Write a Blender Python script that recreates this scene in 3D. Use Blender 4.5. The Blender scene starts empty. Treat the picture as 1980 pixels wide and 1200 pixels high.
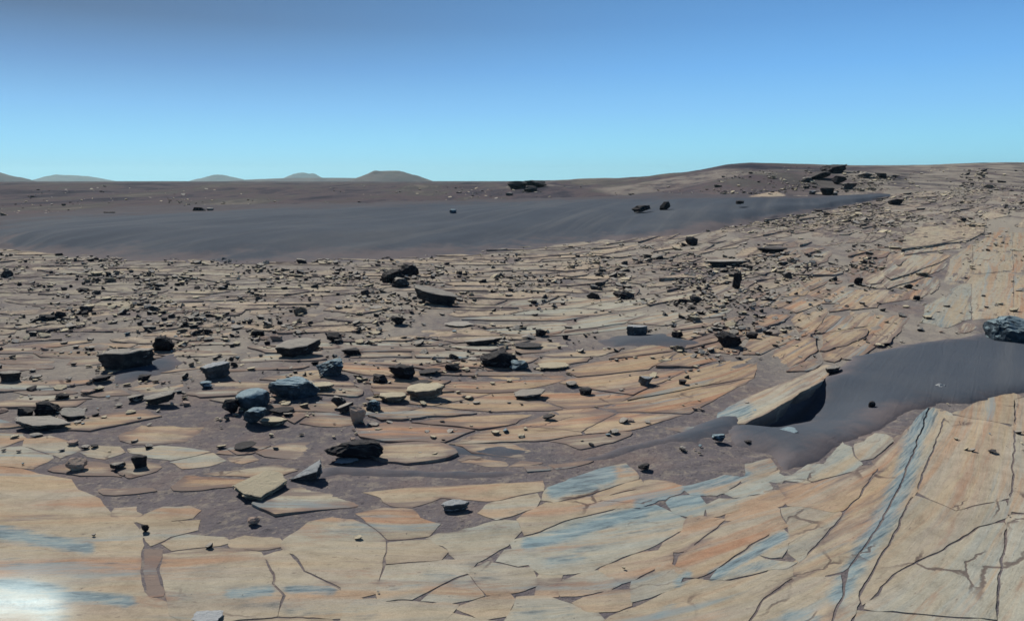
import bpy, bmesh, math, random
import numpy as np
from mathutils import Vector, Matrix, Euler
from mathutils.geometry import delaunay_2d_cdt

random.seed(7)
RNG = np.random.default_rng(7)
SC = bpy.context.scene
COL = SC.collection

# ------------------------------------------------------------------ camera, sky, sun, exposure
F = 1414.0                     # focal length in pixels of a 1980 x 1200 picture
PITCH = math.atan(250 / F)     # looking down by this angle
CAM_H = 2.0
cam_d = bpy.data.cameras.new('camera')
cam = bpy.data.objects.new('camera', cam_d)
COL.objects.link(cam)
cam_d.sensor_fit = 'HORIZONTAL'
cam_d.sensor_width = 36.0
cam_d.lens = 36.0 * F / 1980.0
cam_d.clip_start = 0.05
cam_d.clip_end = 20000.0
cam.location = (0, 0, CAM_H)
cam.rotation_euler = (math.pi / 2 - PITCH, 0, 0)
SC.camera = cam

SUN_EL, SUN_AZ = math.radians(41), math.radians(-34)   # azimuth from +Y towards +X
world = bpy.data.worlds.new('World')
SC.world = world
world.use_nodes = True
wn, wl = world.node_tree.nodes, world.node_tree.links
wn.clear()
w_out = wn.new('ShaderNodeOutputWorld')
w_bg = wn.new('ShaderNodeBackground')
w_sky = wn.new('ShaderNodeTexSky')
w_sky.sky_type = 'NISHITA'
w_sky.sun_disc = False
w_sky.sun_elevation = SUN_EL
w_sky.sun_rotation = SUN_AZ
w_sky.altitude = 3000
w_sky.air_density = 1.0
w_sky.dust_density = 0.0
w_sky.ozone_density = 4.0
w_tc = wn.new('ShaderNodeTexCoord')
w_sep = wn.new('ShaderNodeSeparateXYZ')
wl.new(w_tc.outputs['Generated'], w_sep.inputs[0])


def sky_ramp(stops):
    r = wn.new('ShaderNodeValToRGB')
    wl.new(w_sep.outputs['Z'], r.inputs['Fac'])
    e = r.color_ramp.elements
    while len(e) < len(stops):
        e.new(0.5)
    for k, (p, c) in enumerate(stops):
        e[k].position = p
        e[k].color = (*c, 1)
    return r


# thin dust-free air: pale cyan at the horizon, falling off quickly to a dark zenith
ramp_a = sky_ramp([(0.0, (.32, .80, 1.0)), (.05, (.265, .66, .98)), (.09, (.21, .50, .87)), (.14, (.135, .285, .56)),
                   (.19, (.088, .140, .250)), (.42, (.025, .045, .095)), (1.0, (.012, .022, .05))])
ramp_b = sky_ramp([(0.0, (.34, .84, 1.0)), (.05, (.29, .735, 1.0)), (.09, (.24, .60, 1.0)), (.14, (.170, .475, .93)),
                   (.195, (.122, .35, .745)), (.42, (.032, .07, .17)), (1.0, (.012, .022, .05))])
w_map = wn.new('ShaderNodeMapRange')
w_map.interpolation_type = 'SMOOTHSTEP'
w_map.inputs['From Min'].default_value = -0.75
w_map.inputs['From Max'].default_value = 0.45
wl.new(w_sep.outputs['X'], w_map.inputs['Value'])
w_mix = wn.new('ShaderNodeMix')
w_mix.data_type = 'RGBA'
wl.new(w_map.outputs['Result'], w_mix.inputs[0])
wl.new(ramp_a.outputs['Color'], w_mix.inputs[6])
wl.new(ramp_b.outputs['Color'], w_mix.inputs[7])
w_gain = wn.new('ShaderNodeMix')          # the ramp, brought to the level of the physical sky
w_gain.data_type = 'RGBA'
w_gain.blend_type = 'MULTIPLY'
w_gain.inputs[0].default_value = 1.0
w_gain.inputs[7].default_value = (10, 10, 10, 1)
wl.new(w_mix.outputs[2], w_gain.inputs[6])
w_mix2 = wn.new('ShaderNodeMix')
w_mix2.data_type = 'RGBA'
w_mix2.inputs[0].default_value = 0.92
wl.new(w_sky.outputs['Color'], w_mix2.inputs[6])
wl.new(w_gain.outputs[2], w_mix2.inputs[7])
wl.new(w_mix2.outputs[2], w_bg.inputs['Color'])
w_bg.inputs['Strength'].default_value = 0.1
wl.new(w_bg.outputs[0], w_out.inputs['Surface'])

sun_d = bpy.data.lights.new('sun', 'SUN')
sun_d.energy = 4.8
sun_d.angle = math.radians(0.5)
sun_d.color = (1.0, .95, .87)
sun = bpy.data.objects.new('sun', sun_d)
COL.objects.link(sun)
SUN_DIR = Vector((math.sin(SUN_AZ) * math.cos(SUN_EL), math.cos(SUN_AZ) * math.cos(SUN_EL), math.sin(SUN_EL)))
sun.rotation_euler = SUN_DIR.to_track_quat('Z', 'Y').to_euler()

SC.view_settings.view_transform = 'Standard'
SC.view_settings.look = 'None'
SC.view_settings.exposure = 0.0
SC.view_settings.gamma = 1.0
SC.view_settings.use_curve_mapping = False
SC.render.engine = 'CYCLES'
SC.cycles.max_bounces = 6
SC.cycles.volume_bounces = 0
SC.cycles.use_denoising = True
SC.cycles.filter_width = 1.6


# ------------------------------------------------------------------ numeric helpers
def _hash(ix, iy, seed):
    h = (ix.astype(np.int64) * 374761393 + iy.astype(np.int64) * 668265263 + seed * 974634211) & 0xffffffff
    h = ((h ^ (h >> 13)) * 1274126177) & 0xffffffff
    h = ((h ^ (h >> 16)) * 2246822519) & 0xffffffff
    return (h ^ (h >> 15)) / 4294967295.0


def vnoise(x, y, seed=0):
    x = np.asarray(x, float)
    y = np.asarray(y, float)
    ix, iy = np.floor(x), np.floor(y)
    fx, fy = x - ix, y - iy
    fx = fx * fx * fx * (fx * (fx * 6 - 15) + 10)
    fy = fy * fy * fy * (fy * (fy * 6 - 15) + 10)
    a, b = _hash(ix, iy, seed), _hash(ix + 1, iy, seed)
    c, d = _hash(ix, iy + 1, seed), _hash(ix + 1, iy + 1, seed)
    return (a + (b - a) * fx) * (1 - fy) + (c + (d - c) * fx) * fy


def fbm(x, y, seed=0, octaves=4):
    s, a, t = 0.0, 0.5, 0.0
    for k in range(octaves):
        s = s + a * vnoise(x * 2.03 ** k + k * 17.3, y * 2.03 ** k - k * 9.1, seed + k)
        t += a
        a *= 0.5
    return s / t - 0.5


def sstep(a, b, x):
    t = np.clip((x - a) / (b - a), 0, 1)
    return t * t * (3 - 2 * t)


FH = F * math.cos(PITCH) + 0 * F                     # scale of bearings along the horizon
FHOR = F / math.cos(PITCH)
SKY_PX = np.array([-400, 0, 900, 1050, 1200, 1330, 1400, 1450, 1520, 1620, 1750, 1900, 2000, 2600])
SKY_PY = np.array([353, 353, 353, 349, 345, 333, 322, 318, 320, 324, 325, 321, 322, 330])


# rubble mounds: bearing, range, height, half width
MOUNDS = [(1015, 84, .75, 5.0), (1615, 62, .45, 4.5)]


def base_z(x, y):
    """the lie of the land: flat near, a slope up on the right, a low swell beyond the dune"""
    x = np.asarray(x, float)
    y = np.asarray(y, float)
    r = np.hypot(x, y)
    px = 990 + FHOR * x / np.maximum(y, 0.3 * r + 1e-3)
    sky = np.interp(px, SKY_PX, SKY_PY)
    w = sstep(950, 1450, px)
    R = 150 - 62 * w
    w2 = sstep(930, 1090, px)
    crest = (CAM_H + R * (350 - sky) / FHOR) * w2 + 1.35 * (1 - w2)
    z = crest * sstep(16, 1.0, 0) * 0 + crest * np.where(r < R, sstep(0, 1, np.clip((r - 14) / (R - 14), 0, 1)) * .55 +
                                                         .45 * np.clip((r - 14) / (R - 14), 0, 1) ** 1.4, 1.0)
    for mpx, mr, mh, mw in MOUNDS:
        b = math.atan((mpx - 990) / FHOR)
        z = z + mh * np.exp(-(((x - math.sin(b) * mr) / mw) ** 2 + ((y - math.cos(b) * mr) / (mw * 1.3)) ** 2))
    z = z + (1.0 - .7 * w) * fbm(x / 9, y / 16, 8, 3) * sstep(70, 100, r)
    z = z + 0.35 * (vnoise(x / 9 + 3.1, y / 9, 5) - .5) * sstep(9, 30, r) * (1 - sstep(60, 90, r)) + 0.06 * (vnoise(x / 2.3, y / 2.3 + 4, 6) - .5) * sstep(4, 7, r)
    return z


def rays(px, py):
    a = (np.asarray(px, float) - 990) / F
    b = (600 - np.asarray(py, float)) / F
    d = np.stack([a, math.cos(PITCH) + b * math.sin(PITCH), b * math.cos(PITCH) - math.sin(PITCH)], -1)
    return d


TS = np.geomspace(1.2, 4000, 700)


def unproj(px, py, dz=0.0):
    """pixels of the photograph -> points where they meet the land"""
    px, py = np.atleast_1d(px).astype(float), np.atleast_1d(py).astype(float)
    dz = np.broadcast_to(np.asarray(dz, float), px.shape)
    out = np.zeros((len(px), 3))
    for s in range(0, len(px), 400):
        d = rays(px[s:s + 400], py[s:s + 400])
        f = CAM_H + d[:, None, 2] * TS - base_z(d[:, None, 0] * TS, d[:, None, 1] * TS) - dz[s:s + 400, None]
        neg = f < 0
        i = np.where(neg.any(1), neg.argmax(1), len(TS) - 1).clip(1)
        n = np.arange(len(d))
        f0, f1 = f[n, i - 1], f[n, i]
        k = np.clip(f0 / np.where(abs(f0 - f1) < 1e-9, 1e-9, f0 - f1), 0, 1)
        t = TS[i - 1] + k * (TS[i] - TS[i - 1])
        out[s:s + 400] = d * t[:, None]
        out[s:s + 400, 2] += CAM_H
    return out


def project(p):
    x, y, z = p[:, 0], p[:, 1], p[:, 2] - CAM_H
    fw = y * math.cos(PITCH) - z * math.sin(PITCH)
    up = y * math.sin(PITCH) + z * math.cos(PITCH)
    return np.stack([990 + F * x / fw, 600 - F * up / fw], -1), fw


# strata: beds run level on the left and swing away from the viewer on the right
_gx = np.linspace(-60, 120, 3601)
_gp = 1.42 * sstep(-1, 4.5, _gx)
_gi = np.concatenate([[0], np.cumsum((_gp[1:] + _gp[:-1]) / 2 * np.diff(_gx))])


def bed_g(x):
    return np.interp(x, _gx, _gi)


def relief(x, y):
    u, v = x, y - bed_g(x)
    w = v + .25 * (vnoise(u * .6, v * .6, 61) - .5)
    t = fbm(u * .45, w * 4.5, 62, 3)
    t2 = fbm(u * .9, w * 15, 63, 2)
    return .012 * t + .008 * np.round(t * 9) / 9 + .001 * t2 + .010 * fbm(x * 1.1, y * 1.1, 64, 2)


def seg_dist(p, poly, closed=True):
    q = np.roll(poly, -1, 0) if closed else poly[1:]
    a = poly if closed else poly[:-1]
    best = np.full(len(p), 1e9)
    for k in range(len(q)):
        ab = q[k] - a[k]
        t = np.clip(((p - a[k]) @ ab) / max(ab @ ab, 1e-12), 0, 1)
        best = np.minimum(best, np.linalg.norm(p - (a[k] + t[:, None] * ab), axis=1))
    return best


def inside(p, poly):
    x, y = p[:, 0], p[:, 1]
    c = np.zeros(len(p), bool)
    n = len(poly)
    for k in range(n):
        x0, y0 = poly[k]
        x1, y1 = poly[(k + 1) % n]
        m = (y0 > y) != (y1 > y)
        if m.any():
            c ^= m & (x < (x1 - x0) * (y - y0) / ((y1 - y0) if y1 != y0 else 1e-12) + x0)
    return c


def resample(poly, step):
    out = []
    n = len(poly)
    for k in range(n):
        a, b = poly[k], poly[(k + 1) % n]
        m = max(1, int(np.linalg.norm(b - a) / step))
        for j in range(m):
            out.append(a + (b - a) * j / m)
    return np.array(out)


def area(poly):
    x, y = poly[:, 0], poly[:, 1]
    return 0.5 * float(np.sum(x * np.roll(y, -1) - np.roll(x, -1) * y))


def cover(px, py):
    """how much slab shows, by place (0 bare soil, 1 closed pavement)"""
    c = np.where(py < 650, .87, .78)
    for cx, cy, rx, ry, val in ((330, 735, 300, 70, .42), (200, 820, 260, 40, .22), (450, 840, 330, 45, .30), (330, 950, 170, 55, .06), (900, 560, 260, 50, .8), (1150, 620, 200, 70, .93),
                                (1030, 790, 380, 95, .96), (1350, 720, 250, 70, 1.0), (1620, 610, 240, 60, 1.0), (1880, 560, 120, 120, 1.0), (700, 860, 150, 25, .35), (620, 700, 160, 60, .55), (200, 950, 60, 60, .02), (1250, 665, 140, 16, .2), (1420, 600, 60, 50, .5)):
        w = np.exp(-(((px - cx) / rx) ** 2 + ((py - cy) / ry) ** 2) * 1.2)
        c = c * (1 - w) + val * w
    c = np.maximum(c, sstep(905, 960, py) * (1 - .96 * np.exp(-(((px - 330) / 190) ** 2 + ((py - 945) / 62) ** 2) * 1.1)))
    return c


RIM_PX = [(1440, 822), (1486, 796), (1542, 763), (1590, 736)]       # lip of the overhanging ledge
RIM = None


def scour(x, y):
    """the hollow the wind keeps open below the ledge"""
    if RIM is None:
        return 0 * x
    p = np.stack([np.ravel(x), np.ravel(y)], -1)
    near = (p[:, 0] > RIM[:, 0].min() - 2) & (p[:, 0] < RIM[:, 0].max() + 2) & (p[:, 1] > RIM[:, 1].min() - 2) & (p[:, 1] < RIM[:, 1].max() + 2)
    out = np.zeros(len(p))
    q = p[near]
    if len(q):
        d = seg_dist(q, RIM, False)
        t = np.clip(((q - RIM[0]) @ (RIM[-1] - RIM[0])) / ((RIM[-1] - RIM[0]) @ (RIM[-1] - RIM[0])), -.5, 1.5)
        out[near] = np.interp(t, [-.05, .2, .5, .8, 1.1], [0, .12, .20, .15, 0]) * np.exp(-(d / .55) ** 2)
        dr = (RIM[-1] - RIM[0]) / np.linalg.norm(RIM[-1] - RIM[0])
        mid = RIM[0] + ((q - RIM[0]) @ dr)[:, None] * dr
        side = (q - mid) @ np.array([dr[1], -dr[0]])
        out[near] *= sstep(-.12, .02, side)
    return out.reshape(np.shape(x))


def soil_z(x, y):
    """fills the cracks of the closed pavement almost to the brim, lies in low ripples elsewhere"""
    r = np.hypot(x, y)
    k = 1 - sstep(40, 80, r)
    b = base_z(x, y)
    pix, fw = project(np.stack([x, y, b], -1))
    t = np.where(fw > .5, sstep(.80, .93, cover(pix[:, 0], pix[:, 1])), 0)
    m = sstep(4.5, 7.5, y) * (1 - t)
    z = b + k * (relief(x, y) - .0015 - .002 * m + (.001 + .014 * m) * fbm(x * 1.9, y * 1.9, 11) + (.0015 + .0145 * m) * fbm(x * 6, y * 8, 12, 3))
    return z - scour(x, y) + (1 - k) * .3 * fbm(x / 14, y / 14, 13)


# ------------------------------------------------------------------ mesh and object helpers
def mesh_np(name, v, faces, mats, attrs=None, smooth=False):
    me = bpy.data.meshes.new(name)
    v = np.asarray(v, np.float32)
    if isinstance(faces, np.ndarray):
        k = faces.shape[1]
        me.vertices.add(len(v))
        me.vertices.foreach_set('co', v.ravel())
        me.loops.add(faces.size)
        me.loops.foreach_set('vertex_index', faces.astype(np.int32).ravel())
        me.polygons.add(len(faces))
        me.polygons.foreach_set('loop_start', np.arange(0, faces.size, k, dtype=np.int32))
        me.update(calc_edges=True)
    else:
        me.from_pydata(v.tolist(), [], faces)
    for m in (mats if isinstance(mats, (list, tuple)) else [mats]):
        me.materials.append(m)
    for an, (kind, data) in (attrs or {}).items():
        at = me.attributes.new(an, kind, 'POINT')
        at.data.foreach_set('vector' if kind == 'FLOAT_VECTOR' else 'value', np.asarray(data, np.float32).ravel())
    me.polygons.foreach_set('use_smooth', np.full(len(me.polygons), bool(smooth)))
    me.validate()
    return me


def link(name, me, parent=None, kind=None, label=None, cat=None, group=None):
    o = bpy.data.objects.new(name, me)
    COL.objects.link(o)
    if parent is not None:
        o.parent = parent
    if kind:
        o['kind'] = kind
    if label:
        o['label'] = label
    if cat:
        o['category'] = cat
    if group:
        o['group'] = group
    return o


def strata_attr(v):
    return np.stack([v[:, 0], v[:, 1] - bed_g(v[:, 0]), v[:, 2]], -1)


# ------------------------------------------------------------------ materials
class Mat:
    def __init__(self, name, rough=1.0, spec=.02):
        self.m = bpy.data.materials.new(name)
        self.m.use_nodes = True
        self.t = self.m.node_tree
        self.b = self.t.nodes['Principled BSDF']
        self.b.inputs['Roughness'].default_value = rough
        self.b.inputs['Specular IOR Level'].default_value = spec

    def n(self, kind, **kw):
        nd = self.t.nodes.new(kind)
        for k, v in kw.items():
            setattr(nd, k, v)
        return nd

    def l(self, a, b):
        self.t.links.new(a, b)

    def attr(self, name, out='Fac'):
        a = self.n('ShaderNodeAttribute')
        a.attribute_name = name
        return a.outputs[out]

    def pos(self):
        return self.n('ShaderNodeNewGeometry').outputs['Position']

    def scaled(self, vec, s):
        m = self.n('ShaderNodeMapping')
        m.inputs['Scale'].default_value = s
        self.l(vec, m.inputs['Vector'])
        return m.outputs[0]

    def noise(self, vec, scale, detail=5, rough=.6, dist=0.0):
        nd = self.n('ShaderNodeTexNoise')
        nd.inputs['Scale'].default_value = scale
        nd.inputs['Detail'].default_value = detail
        nd.inputs['Roughness'].default_value = rough
        nd.inputs['Distortion'].default_value = dist
        if vec is not None:
            self.l(vec, nd.inputs['Vector'])
        return nd.outputs['Fac']

    def ramp(self, fac, stops, interp='LINEAR'):
        r = self.n('ShaderNodeValToRGB')
        r.color_ramp.interpolation = interp
        e = r.color_ramp.elements
        while len(e) < len(stops):
            e.new(.5)
        for k, (p, c) in enumerate(stops):
            e[k].position = p
            e[k].color = (*c, 1) if isinstance(c, tuple) else (c, c, c, 1)
        self.l(fac, r.inputs['Fac'])
        return r.outputs['Color']

    def mix(self, fac, a, b, blend='MIX'):
        m = self.n('ShaderNodeMix', data_type='RGBA', blend_type=blend)
        for s, val in ((0, fac), (6, a), (7, b)):
            if isinstance(val, tuple):
                m.inputs[s].default_value = (*val, 1)
            elif isinstance(val, (int, float)):
                m.inputs[s].default_value = val
            else:
                self.l(val, m.inputs[s])
        return m.outputs[2]

    def math(self, op, a, b=0.0, c=None):
        m = self.n('ShaderNodeMath', operation=op)
        for s, val in ((0, a), (1, b), (2, c)):
            if val is None:
                continue
            if isinstance(val, (int, float)):
                m.inputs[s].default_value = val
            else:
                self.l(val, m.inputs[s])
        return m.outputs[0]

    def step(self, fac, a, b):
        m = self.n('ShaderNodeMapRange', interpolation_type='SMOOTHSTEP')
        m.inputs['From Min'].default_value = a
        m.inputs['From Max'].default_value = b
        self.l(fac, m.inputs['Value'])
        return m.outputs[0]

    def bump(self, h, strength, dist):
        b = self.n('ShaderNodeBump')
        b.inputs['Strength'].default_value = strength
        b.inputs['Distance'].default_value = dist
        self.l(h, b.inputs['Height'])
        self.l(b.outputs[0], self.b.inputs['Normal'])

    def color(self, c):
        if isinstance(c, tuple):
            self.b.inputs['Base Color'].default_value = (*c, 1)
        else:
            self.l(c, self.b.inputs['Base Color'])


SOIL = (.158, .142, .150)


def soil_material():
    m = Mat('soil')
    p = m.pos()
    n1 = m.noise(p, 1.1, 6, .65)
    c = m.ramp(n1, [(.30, (.125, .118, .130)), (.5, SOIL), (.70, (.21, .165, .150))])
    nl = m.noise(m.scaled(p, (.45, .8, 1)), 1.0, 6, .65)
    c = m.mix(m.math('MULTIPLY', m.step(nl, .52, .66), .45), c, (.195, .152, .135))
    c = m.mix(m.math('MULTIPLY', m.step(nl, .46, .34), .5), c, (.115, .115, .130))
    n2 = m.noise(p, 22, 5, .7)
    n3 = m.noise(p, 9, 7, .75)
    c = m.mix(m.math('MULTIPLY', m.step(n3, .50, .62), .6), c, (.30, .262, .22))
    c = m.mix(m.step(n2, .56, .72), c, (.29, .25, .21))
    c = m.mix(m.step(n2, .44, .30), c, (.075, .07, .08))
    far = m.attr('far')
    nf = m.noise(m.scaled(p, (.11, .030, .10)), 1.0, 9, .74, .3)
    nf2 = m.noise(m.scaled(p, (.6, .22, .5)), 1.0, 6, .7)
    cf = m.ramp(nf, [(.38, (.040, .042, .056)), (.45, (.075, .070, .085)), (.50, (.112, .092, .100)), (.55, (.088, .086, .088)), (.62, (.150, .138, .125))])
    cf = m.mix(m.step(nf2, .58, .74), cf, (.09, .085, .10))
    c = m.mix(far, c, cf)
    pale = m.attr('pale')
    c = m.mix(m.math('MULTIPLY', pale, m.step(nf2, .36, .60)), c, (.33, .30, .255))
    m.color(c)
    h = m.math('ADD', m.noise(p, 40, 6, .7), m.math('MULTIPLY', m.noise(p, 8, 4, .6), 1.5))
    m.bump(h, .8, .015)
    return m.m


def sand_material():
    m = Mat('dark_sand', 1.0, .04)
    p = m.pos()
    s = m.attr('strata', 'Vector')
    n = m.noise(m.scaled(p, (.22, .12, 1)), 1.0, 8, .68)
    c = m.ramp(n, [(.3, (.068, .084, .110)), (.52, (.080, .096, .121)), (.7, (.104, .116, .134))])
    st = m.noise(m.scaled(s, (.06, 1.1, 1)), 1.0, 4, .6)
    c = m.mix(m.math('MULTIPLY', m.step(st, .48, .72), .7), c, (.125, .135, .150))
    fd = m.step(m.math('ADD', m.attr('fade'), m.math('MULTIPLY', m.math('SUBTRACT', m.noise(m.scaled(p, (.5, .5, 1)), 1, 8, .75), .5), 2.0)), .35, .9)
    c = m.mix(m.math('MULTIPLY', fd, .9), c, m.mix(m.attr('near'), (.100, .092, .102), (.160, .140, .145)))
    c = m.mix(m.math('MULTIPLY', m.step(m.noise(p, 60, 3, .7), .62, .74), .5), c, (.2, .2, .21))
    m.color(c)
    m.bump(m.math('ADD', m.noise(p, 90, 4, .75), m.math('MULTIPLY', m.noise(m.scaled(s, (1.6, 7, 3)), 1, 5, .6, .8), 1.6)), .45, .010)
    return m.m


def slab_material():
    """layered bedrock: tan, rust and grey-green beds, blue-grey stains, mauve dust in the hollows"""
    m = Mat('bedrock', 1.0, .02)
    s = m.attr('strata', 'Vector')
    p = m.pos()
    tone = m.attr('tone')
    stain = m.attr('stain')
    gloss = m.attr('gloss')
    warp = m.noise(m.scaled(s, (.5, .9, .9)), 1.0, 3, .5)
    wv = m.n('ShaderNodeVectorMath', operation='ADD')
    comb = m.n('ShaderNodeCombineXYZ')
    m.l(m.math('MULTIPLY', warp, .35), comb.inputs['Y'])
    m.l(s, wv.inputs[0])
    m.l(comb.outputs[0], wv.inputs[1])
    sv = wv.outputs[0]
    band = m.noise(m.scaled(sv, (.35, 3.6, .5)), 1.0, 4, .6)
    fine = m.noise(m.scaled(sv, (5.0, 20, 10)), 1.0, 7, .78, .6)
    grain = m.noise(p, 130, 4, .8)
    warm = m.ramp(band, [(.26, (0.372, 0.216, 0.143)), (.36, (0.400, 0.274, 0.180)), (.46, (0.433, 0.341, 0.231)), (.54, (0.406, 0.305, 0.221)),
                         (.62, (0.377, 0.213, 0.138)), (.70, (0.406, 0.282, 0.190)), (.80, (0.437, 0.350, 0.244))])
    cool = m.ramp(band, [(.28, (0.441, 0.379, 0.284)), (.42, (0.390, 0.379, 0.314)), (.52, (0.339, 0.370, 0.342)), (.62, (0.432, 0.370, 0.270)), (.75, (0.357, 0.379, 0.351))])
    c = m.mix(tone, warm, cool)
    c = m.mix(.5, c, m.ramp(grain, [(.3, .66), (.5, 1.0), (.72, 1.25)]), 'MULTIPLY')
    c = m.mix(.55, c, m.ramp(fine, [(.30, .55), (.46, .95), (.55, 1.03), (.75, 1.22)]), 'MULTIPLY')
    # mottling
    mot = m.noise(p, 6, 8, .72)
    c = m.mix(.7, c, m.ramp(mot, [(.3, .70), (.5, 1.0), (.72, 1.18)]), 'MULTIPLY')
    fleck = m.noise(m.scaled(sv, (14, 42, 20)), 1.0, 3, .6)
    c = m.mix(m.math('MULTIPLY', m.step(fleck, .64, .72), .55), c, (.13, .10, .095))
    # mauve dust lying along the beds
    du = m.noise(m.scaled(sv, (.8, 7, 3)), 1.0, 6, .68)
    dust = m.attr('dust')
    dfac = m.step(m.math('ADD', du, m.math('MULTIPLY', dust, .55)), .57, .74)
    c = m.mix(m.math('MULTIPLY', dfac, .85), c, (.190, .150, .140))
    rust = m.noise(m.scaled(sv, (1.1, 4.5, 2)), 1.0, 7, .72)
    c = m.mix(m.math('MULTIPLY', m.step(rust, .54, .66), .55), c, (.330, .205, .145))
    # blue-grey stain
    bn = m.noise(m.scaled(sv, (3.2, 20, 8)), 1.0, 7, .75)
    bfac = m.step(m.math('ADD', stain, m.math('MULTIPLY', m.math('SUBTRACT', bn, .5), 2.0)), .36, 1.05)
    bcol = m.ramp(bn, [(.36, (.345, .42, .42)), (.47, (.235, .335, .375)), (.56, (.135, .215, .265)), (.66, (.045, .080, .11))])
    c = m.mix(m.math('MULTIPLY', bfac, .82), c, bcol)
    # natural thin blue streaks
    ns = m.noise(m.scaled(sv, (.55, 5.0, 3)), 1.0, 5, .6)
    c = m.mix(m.math('MULTIPLY', m.step(ns, .56, .68), .62), c, (.235, .305, .33))
    # dark pits
    pit = m.noise(p, 34, 3, .6)
    c = m.mix(m.math('MULTIPLY', m.step(pit, .69, .76), .7), c, (.06, .06, .07))
    # hairline fractures
    cv = m.n('ShaderNodeVectorMath', operation='ADD')
    cn = m.n('ShaderNodeTexNoise')
    cn.inputs['Scale'].default_value = 3.5
    cn.inputs['Detail'].default_value = 5
    m.l(p, cn.inputs['Vector'])
    cs = m.n('ShaderNodeVectorMath', operation='SCALE')
    cs.inputs['Scale'].default_value = .35
    m.l(cn.outputs['Color'], cs.inputs[0])
    m.l(s, cv.inputs[0])
    m.l(cs.outputs[0], cv.inputs[1])
    vo = m.n('ShaderNodeTexVoronoi', feature='DISTANCE_TO_EDGE')
    vo.inputs['Scale'].default_value = 1.0
    m.l(m.scaled(cv.outputs[0], (1.5, 3.0, .3)), vo.inputs['Vector'])
    crack = m.math('MULTIPLY', m.step(vo.outputs['Distance'], .030, .008), m.step(m.noise(p, 1.3, 3, .5), .53, .62))
    c = m.mix(m.math('MULTIPLY', crack, .8), c, (.11, .082, .078))
    oi = m.n('ShaderNodeObjectInfo')
    c = m.mix(.5, c, m.ramp(oi.outputs['Random'], [(0, (.86, .86, .86)), (.5, (1.0, .98, .95)), (1, (1.1, 1.1, 1.08))]), 'MULTIPLY')
    m.color(c)
    g = m.math('SUBTRACT', 1.0, m.math('MULTIPLY', gloss, .60))
    m.b.inputs['Specular Tint'].default_value = (.42, .84, 1.0, 1)
    m.l(g, m.b.inputs['Roughness'])
    m.l(m.math('ADD', .02, m.math('MULTIPLY', gloss, .42)), m.b.inputs['Specular IOR Level'])
    h = m.math('ADD', m.math('MULTIPLY', fine, 1.0), m.math('MULTIPLY', m.noise(p, 30, 6, .7), .7))
    h = m.math('ADD', h, m.math('MULTIPLY', band, .8))
    h = m.math('ADD', h, m.math('MULTIPLY', grain, .35))
    h = m.math('SUBTRACT', h, m.math('MULTIPLY', crack, .5))
    m.bump(m.math('MULTIPLY', h, m.math('SUBTRACT', 1.0, m.math('MULTIPLY', gloss, .50))), .55, .009)
    return m.m


def plate_material():
    """dull greyer plates of the middle distance"""
    m = Mat('dusty_plates', 1.0, .02)
    s = m.attr('strata', 'Vector')
    p = m.pos()
    tone = m.attr('tone')
    band = m.noise(m.scaled(s, (.5, 2.6, 2)), 1.0, 6, .68)
    a = m.ramp(band, [(.28, (0.177, 0.168, 0.180)), (.40, (0.308, 0.284, 0.252)), (.50, (0.427, 0.389, 0.306)), (.60, (0.382, 0.360, 0.306)), (.74, (0.302, 0.307, 0.312))])
    b = m.ramp(band, [(.28, (0.194, 0.172, 0.174)), (.40, (0.388, 0.307, 0.246)), (.50, (0.479, 0.400, 0.306)), (.62, (0.450, 0.348, 0.270)), (.74, (0.388, 0.371, 0.324))])
    c = m.mix(tone, a, b)
    f = m.noise(p, 7, 8, .8)
    c = m.mix(.9, c, m.ramp(f, [(.3, .42), (.47, .95), (.6, 1.08), (.72, 1.3)]), 'MULTIPLY')
    d = m.noise(p, 3.2, 5, .65)
    dust = m.attr('dust')
    dfac = m.step(m.math('ADD', d, m.math('MULTIPLY', dust, .4)), .57, .72)
    c = m.mix(m.math('MULTIPLY', dfac, .85), c, (.165, .138, .14))
    oi = m.n('ShaderNodeObjectInfo')
    c = m.mix(.6, c, m.ramp(oi.outputs['Random'], [(0, (.78, .8, .84)), (.5, (1.0, .98, .93)), (1, (1.12, 1.1, 1.05))]), 'MULTIPLY')
    m.color(c)
    m.bump(m.math('ADD', m.noise(p, 24, 6, .72), m.math('MULTIPLY', band, 1.0)), .9, .03)
    return m.m


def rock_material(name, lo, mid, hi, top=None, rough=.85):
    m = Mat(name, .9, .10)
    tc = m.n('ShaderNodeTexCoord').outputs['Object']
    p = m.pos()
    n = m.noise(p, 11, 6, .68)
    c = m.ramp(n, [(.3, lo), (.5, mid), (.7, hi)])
    if top:  # shading put into the colour: upward faces painted pale as if sunlit
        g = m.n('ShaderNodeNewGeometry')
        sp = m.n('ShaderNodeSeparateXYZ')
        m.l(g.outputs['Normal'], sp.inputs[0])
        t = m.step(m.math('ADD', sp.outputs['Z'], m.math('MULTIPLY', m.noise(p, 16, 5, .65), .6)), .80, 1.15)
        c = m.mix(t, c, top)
    oi = m.n('ShaderNodeObjectInfo')
    c = m.mix(.7, c, m.ramp(oi.outputs['Random'], [(0, .82), (.5, 1.0), (1, 1.2)]), 'MULTIPLY')
    m.color(c)
    m.bump(m.math('ADD', m.noise(p, 45, 6, .75), m.math('MULTIPLY', m.noise(m.scaled(p, (8, 8, 40)), 1, 4, .6), .8)), 1.0, .02)
    return m.m


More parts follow.
